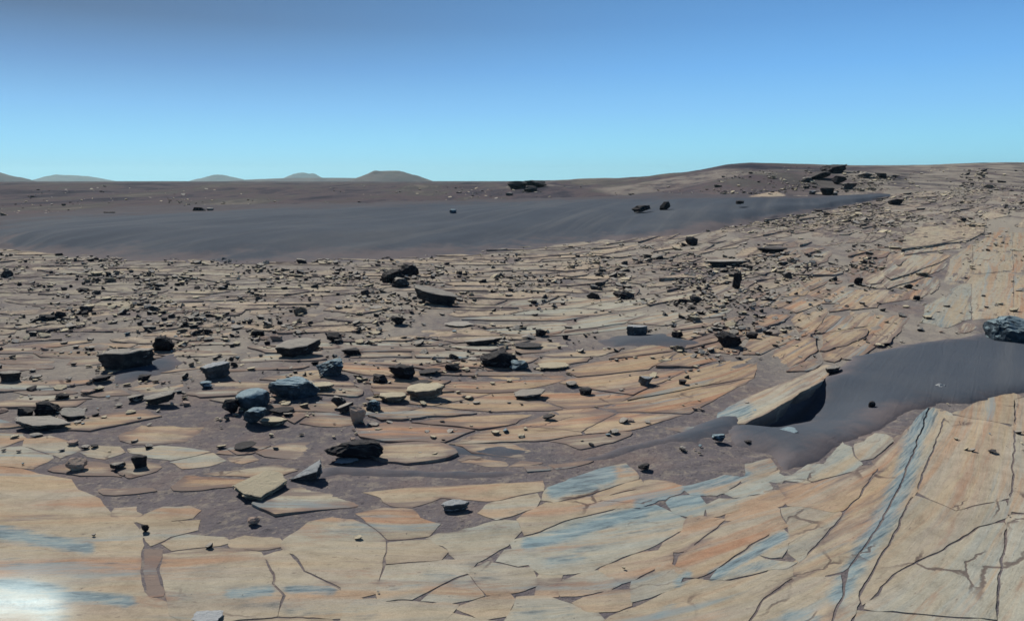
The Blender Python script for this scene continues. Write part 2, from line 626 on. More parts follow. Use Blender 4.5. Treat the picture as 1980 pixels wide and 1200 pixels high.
M_SOIL = soil_material()
M_SAND = sand_material()
M_SLAB = slab_material()
M_PLATE = plate_material()
M_ROCK = {  # dark side colours stand in for shade, the last colour for lit tops
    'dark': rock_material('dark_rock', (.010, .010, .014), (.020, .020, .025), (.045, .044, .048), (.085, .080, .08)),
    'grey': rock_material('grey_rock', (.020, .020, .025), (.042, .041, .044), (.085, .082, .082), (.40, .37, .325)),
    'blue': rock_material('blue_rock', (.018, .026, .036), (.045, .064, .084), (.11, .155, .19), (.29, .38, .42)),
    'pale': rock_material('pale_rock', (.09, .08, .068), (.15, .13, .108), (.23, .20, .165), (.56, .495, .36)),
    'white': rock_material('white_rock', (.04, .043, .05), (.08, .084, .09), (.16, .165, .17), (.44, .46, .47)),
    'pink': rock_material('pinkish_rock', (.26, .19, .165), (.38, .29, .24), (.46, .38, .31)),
}

RIM = unproj([q[0] for q in RIM_PX], [q[1] for q in RIM_PX], [.0, .03, .06, .03])[:, :2]

# ------------------------------------------------------------------ ground, one sheet to the horizon
az = np.concatenate([np.linspace(-75, -42, 40)[:-1], np.linspace(-42, 42, 520), np.linspace(42, 75, 40)[1:]])
rr = np.concatenate([np.geomspace(.9, 3.0, 16)[:-1], np.geomspace(3.0, 24, 330)[:-1], np.geomspace(24, 120, 190)[:-1], np.geomspace(120, 3800, 80)])
A, Rr = np.meshgrid(np.radians(az), rr)
gx, gy = (np.sin(A) * Rr).ravel(), (np.cos(A) * Rr).ravel()
gv = np.stack([gx, gy, soil_z(gx, gy)], -1)
nA, nR = len(az), len(rr)
ii = (np.arange(nR - 1)[:, None] * nA + np.arange(nA - 1)).ravel()
gf = np.stack([ii, ii + 1, ii + nA + 1, ii + nA], -1)
gr = np.hypot(gx, gy)
gpx = 990 + FHOR * gx / np.maximum(gy, .3 * gr)
far = sstep(26, 60, gr)
pale = sstep(1450, 1750, gpx + 250 * (vnoise(gx / 7, gy / 7, 31) - .5)) * sstep(22, 34, gr) * .85 + .85 * sstep(6.5, 10, gr) * (1 - sstep(30, 45, gr))
pale = np.maximum(pale, .55 * sstep(.58, .75, vnoise(gx / 14, gy / 22, 33)) * sstep(900, 1150, gpx) * sstep(45, 70, gr))
link('ground', mesh_np('ground', gv, gf, M_SOIL, {'far': ('FLOAT', far), 'pale': ('FLOAT', pale)}, True), kind='structure')

# ------------------------------------------------------------------ sand
near_e = np.array([(-260, 476), (0, 478), (100, 491), (250, 499), (400, 504), (560, 503), (700, 500), (820, 495), (900, 489), (1000, 480), (1100, 470), (1200, 464),
                   (1300, 456), (1400, 441), (1500, 423), (1600, 406), (1690, 388), (1770, 372)], float)
far_e = np.array([(-260, 428), (0, 424), (250, 403), (500, 398), (700, 394), (1000, 387), (1300, 377), (1500, 379), (1700, 372), (1790, 366)], float)
cols = np.linspace(-250, 1765, 420)
pn = unproj(cols, np.interp(cols, near_e[:, 0], near_e[:, 1]))
pf = unproj(cols, np.interp(cols, far_e[:, 0], far_e[:, 1]))
tt = np.linspace(-.04, 1.03, 90)[:, None]
rn, rf = np.hypot(pn[:, 0], pn[:, 1]), np.hypot(pf[:, 0], pf[:, 1])
bearing = np.arctan2(pn[:, 0], pn[:, 1])
rad = rn * (rf / rn) ** tt
dx, dy = np.sin(bearing) * rad, np.cos(bearing) * rad
endf = sstep(-250, -120, cols) * (1 - sstep(1700, 1765, cols))
prof = np.minimum(sstep(-.04, .25, tt), 1 - sstep(.55, 1.03, tt) * .9)
bed = dy - bed_g(dx) * .6
dune_ripple = .035 * (vnoise((dy - 2.6 * dx) / 1.6, dx / 9, 46) - .5) + .02 * (vnoise((dy - 1.2 * dx) / .7, dx / 5, 47) - .5)
thin = np.clip((rf - rn) / 25, .05, 1)
dz = -.10 + (.10 + dune_ripple + .45 * thin * prof + .15 * (vnoise(dx / 30, (dy - 2.6 * dx) / 8, 41) - .5) * prof) * endf + sstep(-.04, .03, tt) * (.22 * fbm(dx / 1.1, dy / 2.6, 44, 4) + .20 * fbm(dx / 4, dy / 8, 45, 3)) * (1 - prof)
dv = np.stack([dx, dy, base_z(dx, dy) + dz], -1).reshape(-1, 3)
nC = len(cols)
ii = (np.arange(len(tt) - 1)[:, None] * nC + np.arange(nC - 1)).ravel()
df = np.stack([ii, ii + 1, ii + nC + 1, ii + nC], -1)
dat = np.stack([dv[:, 0], (dv[:, 1] - 2.6 * dv[:, 0]) * .45, dv[:, 2]], -1)
fade = np.broadcast_to(np.maximum(sstep(.25, 1.0, tt), np.maximum(.85 * (1 - sstep(-.04, .20, tt)), .9 * (1 - sstep(-250, 330, cols)[None, :]))), dx.shape).ravel()
link('sand_dune', mesh_np('sand_dune', dv, df, M_SAND, {'strata': ('FLOAT_VECTOR', dat), 'fade': ('FLOAT', fade), 'near': ('FLOAT', np.broadcast_to((tt < .2) * 1.0, dx.shape).ravel())}, True), kind='structure')


def cdt_fill(poly, spacing, jitter=.3):
    """triangulate the inside of a polygon with an even spread of inner points"""
    lo, hi = poly.min(0), poly.max(0)
    nx, ny = int((hi[0] - lo[0]) / spacing) + 1, int((hi[1] - lo[1]) / spacing) + 1
    if nx * ny > 1:
        X, Y = np.meshgrid(lo[0] + spacing * (np.arange(nx) + .5), lo[1] + spacing * (np.arange(ny) + .5))
        g = np.stack([X.ravel(), Y.ravel()], -1) + RNG.uniform(-jitter, jitter, (nx * ny, 2)) * spacing
        g = g[inside(g, poly)]
        if len(g):
            g = g[seg_dist(g, poly) > spacing * .45]
    else:
        g = np.zeros((0, 2))
    pts = np.vstack([poly, g]) if len(g) else poly
    n = len(poly)
    vs, es, fs, *_ = delaunay_2d_cdt([Vector(q) for q in pts.tolist()], [(k, (k + 1) % n) for k in range(n)], [], 1, 1e-6)
    if not fs:
        return None, None
    v = np.array([(q.x, q.y) for q in vs])
    f = np.array([list(t) for t in fs if len(t) == 3], int)
    if len(f) == 0:
        return None, None
    a, b, c = v[f[:, 0]], v[f[:, 1]], v[f[:, 2]]
    cr = (b[:, 0] - a[:, 0]) * (c[:, 1] - a[:, 1]) - (b[:, 1] - a[:, 1]) * (c[:, 0] - a[:, 0])
    f[cr < 0] = f[cr < 0][:, ::-1]
    return v, f


def boundary(f):
    e = {}
    for t in f.tolist():
        for k in range(3):
            a, b = t[k], t[(k + 1) % 3]
            if (b, a) in e:
                del e[(b, a)]
            else:
                e[(a, b)] = 1
    return list(e)


SAND_POLYS = [
    # the broad drift in the lee of the ledge
    ([(1470, 878), (1515, 917), (1566, 904), (1607, 884), (1649, 858), (1709, 830), (1777, 792), (1820, 780), (1884, 784), (1984, 760), (2150, 748),
      (2150, 640), (1990, 650), (1900, 643), (1840, 655), (1760, 663), (1690, 680), (1640, 688), (1606, 720), (1560, 740), (1470, 800), (1395, 822), (1405, 858)], .060, .10),
    # thin tongue running across the bedrock
    ([(590, 900), (640, 893), (760, 898), (880, 902), (1000, 905), (1080, 896), (1180, 862), (1300, 832), (1380, 800), (1440, 800), (1450, 835), (1370, 858),
      (1290, 868), (1200, 892), (1100, 912), (1010, 926), (900, 932), (760, 930), (650, 926), (600, 935)], .045, .12),
    # hollow beside the long block
    ([(190, 745), (215, 715), (300, 690), (350, 670), (365, 700), (320, 725), (250, 745)], .045, .15),
    ([(790, 870), (840, 850), (960, 850), (1050, 862), (1080, 880), (980, 893), (860, 893)], .02, .12),
    ([(1130, 658), (1180, 645), (1290, 640), (1400, 668), (1330, 676), (1180, 676)], .05, .25),
]
SAND_W = []
for pl, hgt, edge in SAND_POLYS:
    w = unproj([q[0] for q in pl], [q[1] for q in pl])[:, :2]
    if area(w) < 0:
        w = w[::-1]
    SAND_W.append(w)
    rs = resample(w, .05)
    rs = rs + .09 * np.stack([fbm(rs[:, 0] * 2.4, rs[:, 1] * 2.4, 51), fbm(rs[:, 0] * 2.4, rs[:, 1] * 2.4, 52)], -1) + .10 * np.stack([fbm(rs[:, 0] * 9, rs[:, 1] * 9, 53, 3), fbm(rs[:, 0] * 9, rs[:, 1] * 9, 54, 3)], -1)
    v2, f = cdt_fill(rs, .045 if hgt < .07 else .06)
    e = seg_dist(v2, rs)
    z = base_z(v2[:, 0], v2[:, 1]) - scour(v2[:, 0], v2[:, 1]) - .035 + (hgt + .035) * (1 - np.exp(-e / edge)) + .012 * fbm(v2[:, 0] * 2, v2[:, 1] * 2, 55)
    v3 = np.column_stack([v2, z])
    link('sand_drift', mesh_np('sand_drift', v3, f, M_SAND, {'strata': ('FLOAT_VECTOR', strata_attr(v3)), 'near': ('FLOAT', np.ones(len(v3))), 'fade': ('FLOAT', (.9 if hgt < .07 else .75) * np.exp(-e / (.35 if hgt < .07 else .06)))}, True), kind='structure')


def in_sand(p, margin=0.0, which=None):
    m = np.zeros(len(p), bool)
    for k, w in enumerate(SAND_W):
        if which is not None and k not in which:
            continue
        i = inside(p, w)
        if margin and i.any():
            i &= seg_dist(p, w) > margin
        m |= i
    return m


# ------------------------------------------------------------------ bedrock slabs
# stains traced as strokes: points, half width in pixels, strength
STAINS = [
    ([(1075, 945), (1110, 932), (1175, 918)], 14, 1.25), ([(1075, 955), (1150, 940)], 8, .9),
    ([(1020, 1050), (1100, 1030), (1180, 1005), (1240, 990)], 10, 1.1), ([(1240, 978), (1290, 968), (1350, 962)], 11, 1.2),
    ([(1060, 1085), (1120, 1075)], 12, .7), ([(1330, 940), (1400, 925), (1440, 915)], 10, 1.0), ([(1380, 908), (1420, 902)], 8, 1.1),
    ([(1420, 890), (1480, 872)], 9, .9), ([(1320, 860), (1260, 885), (1210, 905)], 8, .8), ([(1330, 820), (1380, 800), (1440, 790)], 14, .9),
    ([(1380, 1112), (1450, 1070), (1515, 1035)], 8, 1.1), ([(1400, 1105), (1500, 1088)], 9, .75), ([(1310, 1125), (1330, 1110)], 8, 1),
    ([(1790, 800), (1765, 860), (1745, 930), (1700, 1020), (1660, 1080), (1620, 1150)], 17, 1.0), ([(1700, 1010), (1670, 1060)], 12, .6), ([(1650, 1110), (1600, 1170)], 22, .35),
    ([(1755, 885), (1745, 900)], 10, .9), ([(1525, 1190), (1570, 1195)], 14, .8), ([(1270, 1195), (1300, 1170)], 10, .7),
    ([(1020, 1082), (1180, 1040), (1300, 1005)], 20, .5), ([(1300, 985), (1400, 930), (1480, 900)], 20, .5), ([(1450, 915), (1560, 915), (1640, 880)], 18, .45), ([(0, 1085), (120, 1090), (260, 1105)], 14, .5), ([(0, 1030), (90, 1045), (170, 1058)], 11, .95), ([(0, 1018), (60, 1030)], 6, .8), ([(0, 1128), (60, 1132), (130, 1150), (250, 1162)], 10, 1.0),
    ([(0, 1160), (110, 1175)], 22, .65), ([(445, 1148), (520, 1142)], 9, .95), ([(560, 1140), (640, 1140)], 9, .8), ([(640, 1030), (720, 1033)], 7, .5),
    ([(820, 1115), (900, 1112)], 8, .55), ([(990, 975), (1010, 972)], 9, .4), ([(945, 985), (1025, 968)], 8, .4), ([(330, 1150), (440, 1160), (540, 1165)], 14, .45), ([(560, 1175), (720, 1180)], 14, .5), ([(760, 1130), (880, 1120), (960, 1105)], 14, .5), ([(1000, 1190), (1100, 1180)], 14, .6), ([(1060, 1050), (1200, 1020), (1300, 1000)], 16, .45), ([(660, 1010), (720, 1015)], 9, .5), ([(860, 1040), (960, 1030)], 10, .45), ([(1850, 1090), (1900, 1040)], 26, .35), ([(1795, 610), (1820, 625)], 12, .6),
]
GLOSS = [([(-60, 1170), (50, 1165), (85, 1178)], 44, 1.0)]


def strokes(pix, table):
    out = np.zeros(len(pix))
    for pts, w, s in table:
        pl = np.array(pts, float)
        near = (pix[:, 0] > pl[:, 0].min() - 3 * w) & (pix[:, 0] < pl[:, 0].max() + 3 * w) & (pix[:, 1] > pl[:, 1].min() - 3 * w) & (pix[:, 1] < pl[:, 1].max() + 3 * w)
        if near.any():
            d = seg_dist(pix[near], pl, False) / (w * 1.35)
            out[near] = np.maximum(out[near], s * (1 - sstep(.1, 2.1, d)))
    return out


def bed_tone(x, y):
    """grey-green (1) against rust (0), changing from bed to bed"""
    v = y - bed_g(x)
    return np.clip(.5 + 3.4 * fbm(x * .12, v * 1.9 + 3, 65, 3), 0, 1)


def slab_mesh(poly, spacing, thick, lift, tilt=(0, 0), tone=.5, dust=.0, mat=None, undercut=.0, rough=1.0, rel=1.0, soft=.014, edust=.30, tone_off=0.0, tw=.3, shared=False):
    """one slab: ragged outline, bedded top, worn rim, broken sides"""
    if area(poly) < 0:
        poly = poly[::-1]
    rs = resample(poly, spacing * 1.2)
    n = len(rs)
    tg = np.roll(rs, -1, 0) - np.roll(rs, 1, 0)
    tg /= np.maximum(np.linalg.norm(tg, axis=1), 1e-9)[:, None]
    nrm = np.stack([tg[:, 1], -tg[:, 0]], -1)
    L = math.sqrt(abs(area(poly)))
    k = 2.2 / max(L, .15)
    am = rough * min(.09 * L, .04)
    if shared:
        rs = rs + rough * (.026 * np.stack([fbm(rs[:, 0] * 2.6, rs[:, 1] * 2.6, 71, 4), fbm(rs[:, 0] * 2.6, rs[:, 1] * 2.6, 73, 4)], -1)
                           + (.018 if tw > .5 else .034) * np.stack([fbm(rs[:, 0] * 11, rs[:, 1] * 11, 75, 3), fbm(rs[:, 0] * 11, rs[:, 1] * 11, 77, 3)], -1))
        rs = rs - nrm * (.004 * np.clip(fbm(rs[:, 0] * 3, rs[:, 1] * 3, 79, 2), 0, 1))[:, None]
    else:
        rs = rs + nrm * (am * 2 * fbm(rs[:, 0] * k, rs[:, 1] * k, 71, 4) + am * 1.2 * fbm(rs[:, 0] * k * 4, rs[:, 1] * k * 4, 72, 3))[:, None]
    v2, f = cdt_fill(rs, spacing)
    if v2 is None:
        return None
    c = poly.mean(0)
    x, y = v2[:, 0], v2[:, 1]
    e = seg_dist(v2, rs)
    z = base_z(x, y) + (lift(x, y) if callable(lift) else lift) + (x - c[0]) * tilt[0] + (y - c[1]) * tilt[1] + rel * relief(x, y) - soft * np.exp(-e / (soft * 1.2))
    bd = boundary(f)
    used = sorted({i for q in bd for i in q})
    mt = {i: len(v2) + j for j, i in enumerate(used)}                    # rim again, so that the edge stays sharp
    mp = {i: len(v2) + len(used) + j for j, i in enumerate(used)}
    ub = v2[used]
    d = ub - c
    d /= np.maximum(np.linalg.norm(d, axis=1), 1e-6)[:, None]
    ub2 = ub - d * (undercut + .25 * soft)
    zb = z[used] - thick
    v3 = np.vstack([np.column_stack([v2, z]), np.column_stack([ub, z[used]]), np.column_stack([ub2, zb])])
    faces = np.array(f.tolist() + [t for a, b in bd for t in ((mt[b], mt[a], mp[a]), (mt[b], mp[a], mp[b]))], int)
    pix, _ = project(v3)
    m = len(v3)
    attrs = {'strata': ('FLOAT_VECTOR', strata_attr(v3)), 'tone': ('FLOAT', np.clip(tw * tone + (1 - tw) * bed_tone(v3[:, 0], v3[:, 1]) + tone_off, 0, 1)), 'dust': ('FLOAT', np.concatenate([dust + edust * np.exp(-e / (.03 if tw > .5 else .085)), np.full(2 * len(used), dust + edust)])),
             'stain': ('FLOAT', strokes(pix, STAINS)), 'gloss': ('FLOAT', strokes(pix, GLOSS))}
    return v3, faces, attrs


# foreground slabs: outline in pixels, lift, tone (0 rust and tan, 1 grey-green), dust
FORE = [
    ([(-170, 900), (0, 905), (60, 911), (140, 924), (152, 945), (193, 964), (206, 985), (211, 1020), (250, 1034), (271, 1055), (277, 1130), (283, 1156), (316, 1166), (322, 1250), (100, 1330), (-170, 1330)], .055, .25, -.02),
    ([(-60, 836), (40, 834), (50, 846), (0, 860), (-60, 864)], .05, .2, 0), ([(-50, 868), (25, 865), (85, 886), (62, 902), (0, 889), (-50, 884)], .045, .6, 0),
    ([(58, 846), (95, 839), (148, 853), (150, 867), (118, 880), (96, 864)], .045, .4, 0), ([(162, 870), (190, 860), (232, 861), (240, 872), (202, 886), (168, 880)], .035, .2, .05),
    ([(258, 866), (310, 858), (360, 862), (408, 871), (330, 888), (288, 882)], .045, .5, 0), ([(328, 892), (412, 874), (432, 890), (400, 902), (350, 906)], .04, .7, 0),
    ([(446, 884), (488, 878), (500, 889), (464, 897)], .03, .1, .1), ([(226, 985), (254, 983), (252, 1003), (229, 1006)], .02, .2, .1),
    ([(288, 1000), (318, 981), (366, 977), (388, 986), (372, 999), (312, 1007)], .03, .2, .02), ([(284, 1022), (312, 1010), (386, 1003), (380, 1022), (322, 1032), (292, 1050)], .03, .2, .03),
    ([(280, 1060), (311, 1062), (304, 1096), (313, 1150), (288, 1152), (283, 1110)], -.02, .1, .5), ([(326, 1047), (360, 1033), (430, 1035), (442, 1046), (342, 1057)], .03, .3, .02),
    ([(319, 1070), (400, 1063), (498, 1069), (513, 1086), (528, 1112), (527, 1130), (548, 1152), (534, 1187), (440, 1196), (392, 1180), (348, 1176), (331, 1150), (316, 1104)], .045, .45, 0),
    ([(380, 1205), (440, 1203), (532, 1194), (640, 1197), (660, 1260), (380, 1290)], .035, .4, .02),
    ([(450, 1042), (472, 1033), (534, 1040), (541, 1052), (456, 1058)], .03, .1, .02),
    ([(552, 1040), (598, 1006), (640, 998), (682, 1003), (728, 1026), (743, 1042), (744, 1066), (737, 1086), (734, 1118), (722, 1140), (690, 1148), (594, 1100), (580, 1076), (554, 1056)], .04, .45, 0),
    ([(516, 1074), (550, 1062), (586, 1104), (684, 1158), (662, 1168), (655, 1190), (540, 1187), (556, 1152), (534, 1130), (534, 1110)], .04, .4, 0),
    ([(700, 993), (790, 990), (846, 1014), (822, 1030), (752, 1040), (732, 1022)], .035, .0, .02), ([(752, 1048), (832, 1043), (862, 1064), (850, 1079), (748, 1088)], .035, .3, 0),
    ([(746, 1094), (858, 1085), (918, 1083), (896, 1104), (846, 1130), (800, 1156), (742, 1158), (738, 1124)], .035, .7, 0), ([(836, 1040), (900, 1021), (996, 1010), (1004, 1024), (954, 1056), (892, 1083), (866, 1060)], .035, .7, 0),
    ([(700, 1166), (800, 1162), (880, 1168), (850, 1196), (700, 1230), (672, 1200)], .03, .6, 0),
    ([(908, 1106), (1020, 1100), (1031, 1128), (944, 1148), (920, 1128)], .04, .6, -.02), ([(820, 1160), (906, 1112), (934, 1150), (866, 1164)], .035, .9, 0),
    ([(884, 1172), (986, 1147), (996, 1156), (982, 1186), (932, 1197)], .035, .4, 0), ([(986, 1198), (1010, 1158), (1058, 1155), (1132, 1176), (1152, 1240), (990, 1290)], .045, 1.0, -.02),
    ([(846, 1206), (880, 1184), (972, 1200), (974, 1290), (850, 1290)], .03, .7, 0),
    ([(1008, 1046), (1100, 1010), (1200, 982), (1240, 990), (1266, 983), (1308, 1004), (1320, 1020), (1258, 1046), (1190, 1070), (1140, 1098), (1085, 1104), (1046, 1104), (1030, 1085), (984, 1080), (1014, 1062)], .05, .95, -.04),
    ([(1014, 1032), (1002, 1006), (1060, 974), (1200, 950), (1296, 928), (1325, 938), (1240, 968), (1090, 1004)], .04, .05, 0), ([(1056, 964), (1070, 945), (1100, 925), (1160, 904), (1210, 894), (1227, 905), (1200, 930), (1140, 951), (1072, 967)], .06, .7, -.02),
    ([(930, 990), (945, 975), (1035, 955), (1041, 964), (1030, 981), (960, 997)], .05, .8, -.02), ([(1146, 956), (1238, 927), (1244, 940), (1172, 957)], .05, .0, 0), ([(700, 950), (780, 942), (900, 938), (1046, 930), (1040, 946), (940, 966), (850, 962), (760, 968)], .03, .05, .06),
    ([(1086, 1130), (1142, 1110), (1160, 1107), (1194, 1125), (1170, 1137), (1090, 1149)], .04, .8, 0), ([(1112, 1162), (1180, 1142), (1214, 1140), (1210, 1164), (1140, 1176)], .035, .2, 0), ([(1052, 1110), (1080, 1112), (1076, 1148), (1044, 1148)], .02, .5, .06),
    ([(1226, 1122), (1290, 1092), (1300, 1102), (1280, 1130), (1222, 1160)], .035, .9, 0), ([(1166, 1102), (1230, 1076), (1290, 1064), (1286, 1085), (1202, 1122)], .035, .2, 0), ([(1325, 1022), (1345, 1000), (1394, 1004), (1330, 1056), (1280, 1058)], .03, .1, .03),
    ([(1300, 970), (1350, 956), (1366, 974), (1350, 990), (1312, 986)], .045, .9, -.02), ([(1372, 976), (1420, 965), (1426, 984), (1374, 996)], .035, .5, 0),
    ([(1441, 896), (1488, 884), (1508, 908), (1500, 930), (1442, 929)], .04, .9, -.04), ([(1516, 926), (1560, 897), (1590, 895), (1628, 852), (1644, 880), (1646, 908), (1560, 934)], .04, .9, -.04), ([(1660, 858), (1690, 836), (1722, 850), (1664, 888)], .04, .5, -.02),
    ([(1330, 938), (1400, 915), (1438, 920), (1380, 952), (1342, 950)], .04, .7, 0), ([(1402, 950), (1440, 934), (1480, 934), (1472, 950), (1420, 958)], .035, .9, 0), ([(1432, 965), (1500, 950), (1512, 968), (1440, 1000), (1400, 1002)], .03, .2, .04),
    ([(1408, 1010), (1480, 976), (1512, 1014), (1440, 1048), (1380, 1092), (1316, 1106), (1338, 1060)], .04, .1, 0), ([(1526, 986), (1600, 970), (1624, 990), (1562, 1064), (1550, 1078)], .04, .8, 0), ([(1520, 940), (1640, 918), (1700, 900), (1660, 960), (1620, 980), (1530, 975)], .025, .0, .10),
    ([(1378, 1116), (1512, 1026), (1524, 1038), (1458, 1074), (1530, 1086), (1400, 1118)], .05, .7, -.02), ([(1180, 1210), (1290, 1150), (1380, 1128), (1500, 1102), (1528, 1100), (1472, 1150), (1410, 1240), (1200, 1270)], .035, .35, -.02),
    ([(1540, 1094), (1580, 1060), (1650, 985), (1710, 890), (1750, 830), (1796, 785), (1770, 850), (1740, 930), (1690, 1010), (1630, 1090), (1570, 1130)], .02, .0, .09),
    ([(1590, 1250), (1636, 1150), (1660, 1090), (1716, 1010), (1752, 930), (1776, 850), (1802, 785), (1826, 800), (1803, 862), (1770, 945), (1716, 1050), (1660, 1140), (1620, 1250)], .045, .8, -.05), ([(1420, 1250), (1480, 1160), (1550, 1122), (1626, 1108), (1625, 1150), (1580, 1250)], .035, .3, .0),
    ([(1832, 802), (1900, 814), (1958, 826), (1960, 852), (1952, 958), (1850, 983), (1776, 948), (1806, 868)], .05, .25, -.08), ([(1768, 956), (1850, 987), (1942, 966), (1944, 1000), (1890, 1014), (1728, 1110), (1668, 1166), (1712, 1062)], .05, .45, -.08),
    ([(1900, 1017), (1944, 1010), (1930, 1100), (1920, 1196), (1676, 1174), (1742, 1106)], .05, .6, -.06), ([(1660, 1180), (1918, 1202), (1918, 1330), (1622, 1330)], .05, .5, -.04), ([(1966, 772), (2110, 760), (2110, 1000), (1956, 985), (1966, 850)], .05, .3, -.05),
    ([(1952, 994), (2110, 1010), (2110, 1330), (1930, 1330), (1938, 1100)], .05, .6, -.04), ([(1850, 796), (1890, 774), (1956, 758), (1960, 818), (1904, 808)], .045, .2, -.02),
    ([(1886, 470), (1930, 440), (1952, 440), (1956, 520), (1886, 528)], .05, .4, -.05), ([(1884, 534), (1956, 526), (1956, 612), (1882, 618)], .05, .4, -.05), ([(1964, 450), (2060, 440), (2090, 520), (1964, 526)], .05, .3, -.04), ([(1964, 532), (2100, 530), (2110, 620), (1966, 618)], .05, .4, -.04),
    ([(1838, 500), (1876, 472), (1876, 530), (1820, 560)], .04, .2, .02), ([(1790, 590), (1874, 548), (1874, 616), (1830, 634), (1782, 622)], .045, .9, -.02),
    # laminated bedrock rising to the ledge
    ([(1386, 816), (1388, 798), (1446, 766), (1526, 733), (1598, 704), (1613, 708), (1590, 736), (1542, 763), (1486, 796), (1440, 820)], .0, .45, .03),
]
HOLES = []          # outlines on the ground that other slabs keep clear of


def grow(polys, cap, gap):
    """let the outlines spread until they nearly meet their neighbours, leaving a crack"""
    rs = [resample(p if area(p) > 0 else p[::-1], .05) for p in polys]
    segs = [np.stack([p, np.roll(p, -1, 0)], 1) for p in rs]
    owner = np.concatenate([np.full(len(q), k) for k, q in enumerate(segs)])
    segs = np.vstack(segs)
    out = []
    for k, p in enumerate(rs):
        tg = np.roll(p, -1, 0) - np.roll(p, 1, 0)
        tg /= np.maximum(np.linalg.norm(tg, axis=1), 1e-9)[:, None]
        nr = np.stack([tg[:, 1], -tg[:, 0]], -1)
        o = segs[owner != k]
        near = (np.abs(o[:, 0] - p.mean(0)).max(1) < np.abs(p - p.mean(0)).max() + .6)
        o = o[near]
        mv = np.zeros(len(p))
        if len(o):
            ab = o[:, 1] - o[:, 0]
            for q in range(len(p)):
                w = o[:, 0] - p[q]
                det = nr[q, 0] * -ab[:, 1] + nr[q, 1] * ab[:, 0]
                det = np.where(abs(det) < 1e-9, 1e-9, det)
                t = (w[:, 0] * -ab[:, 1] + w[:, 1] * ab[:, 0]) / det
                u = (nr[q, 0] * w[:, 1] - nr[q, 1] * w[:, 0]) / det
                hit = (t > -.02) & (u >= -.05) & (u <= 1.05)
                mv[q] = t[hit].min() if hit.any() else 9.0
        else:
            mv[:] = 9.0
        mv = np.where(mv < 2 * cap, mv / 2 - gap / 2, 0.0)
        mv = (mv + np.roll(mv, 1) + np.roll(mv, -1)) / 3
        mv = np.where(in_sand(p + nr * mv[:, None]), 0, mv)
        out.append(p + nr * mv[:, None])
    return out


bedrock = link('bedrock', None, kind='structure')
bedrock.empty_display_size = .2
n_parts = 0
LEDGE = len(FORE) - 1
raw = []
for k, (pl, lift, tone, dust) in enumerate(FORE):
    px, py = [q[0] for q in pl], [q[1] for q in pl]
    raw.append(unproj(px, py, np.interp(px, [1370, 1440, 1490, 1542, 1590, 1610], [.0, .0, .03, .06, .03, .01]) * (np.array(py) > 722) if k == LEDGE else .005)[:, :2])
grown = grow(raw, .14, .012)
def ledge_lift(x, y):
    p = np.stack([np.ravel(x), np.ravel(y)], -1)
    t = np.clip((p[:, 0] - RIM[0, 0]) / (RIM[-1, 0] - RIM[0, 0]), 0, 1)
    top = np.interp(t, [0, .30, .68, 1], [.0, .03, .06, .03])
    return .002 + top * np.clip(1 - seg_dist(p, RIM, False) / .9, 0, 1)


for k, (pl, lift, tone, dust) in enumerate(FORE):
    w = raw[k] if k == LEDGE else grown[k]
    HOLES.append(w)
    c = w.mean(0)
    dist = np.hypot(*c)
    sp = max(.022, .0062 * dist)
    if k == LEDGE:
        res = slab_mesh(w, .03, .40, ledge_lift, (0, 0), tone, dust, undercut=.30, rel=.8, rough=.5, soft=.004)
    else:
        res = slab_mesh(w, sp, .09, lift * .02 + random.uniform(.0005, .0015), (random.uniform(-.001, .001), random.uniform(-.001, .001)), tone, dust, rough=1.0, soft=.0003, edust=.16, tw=.55, shared=True)
    if res is None:
        continue
    link('slab', mesh_np('slab', res[0], res[1], M_SLAB, res[2], True), bedrock)
    n_parts += 1

# the other slabs: cells of a cracked sheet stretched along the beds


seeds = []
ylist = 2.9
while ylist < 48:
    s = .17 + .030 * ylist
    width = .78 * ylist + 1
    x0 = -width if ylist < 21 else (-.05 * ylist + .85 * (ylist - 21))
    n = max(1, int((width - x0) / (s * 2.0)))
    xs = x0 + (np.arange(n) + RNG.uniform(-.4, 1.4, n)) * (width - x0) / n
    ys = ylist + RNG.uniform(-1.0, 1.0, n) * s
    seeds.append(np.stack([xs, ys, np.full(n, s)], -1))
    ylist += s * .80
seeds = np.vstack(seeds)
sp2 = seeds[:, :2]
ok = ~in_sand(sp2, .02, (0, 1)) & ~in_sand(sp2, .10)
spix, sdep = project(np.column_stack([sp2, base_z(sp2[:, 0], sp2[:, 1])]))
ok &= ~((cover(spix[:, 0], spix[:, 1]) > .88) & (RNG.uniform(0, 1, len(sp2)) < np.where(spix[:, 0] < 1250, .40, .45)))
seeds = seeds[ok]
sp2 = sp2[ok]
ok = ~inside(spix[ok], np.array([(1410, 855), (1440, 824), (1600, 742), (1660, 700), (1820, 690), (1830, 772), (1720, 826), (1640, 852), (1560, 895), (1440, 880)], float))
hb = []
for h in HOLES:
    ok &= ~inside(sp2, h)
    ok &= seg_dist(sp2, h) > .035
    hb.append(resample(h, .10))
for w in SAND_W[:2]:
    hb.append(resample(w, .12))
hb = np.vstack(hb)
pts = np.vstack([sp2, hb])
uv = np.stack([pts[:, 0] / 2.3 * np.sqrt(1 + .35 * np.interp(pts[:, 0], _gx, _gp) ** 2), pts[:, 1] - bed_g(pts[:, 0])], -1)
zz = base_z(seeds[:, 0], seeds[:, 1])
spix, sdep = project(np.column_stack([sp2, zz]))
cov = cover(spix[:, 0], spix[:, 1])
cells = []
us_x = np.linspace(-60, 120, 7201)
us_u = us_x / 2.3 * np.sqrt(1 + .35 * np.interp(us_x, _gx, _gp) ** 2)
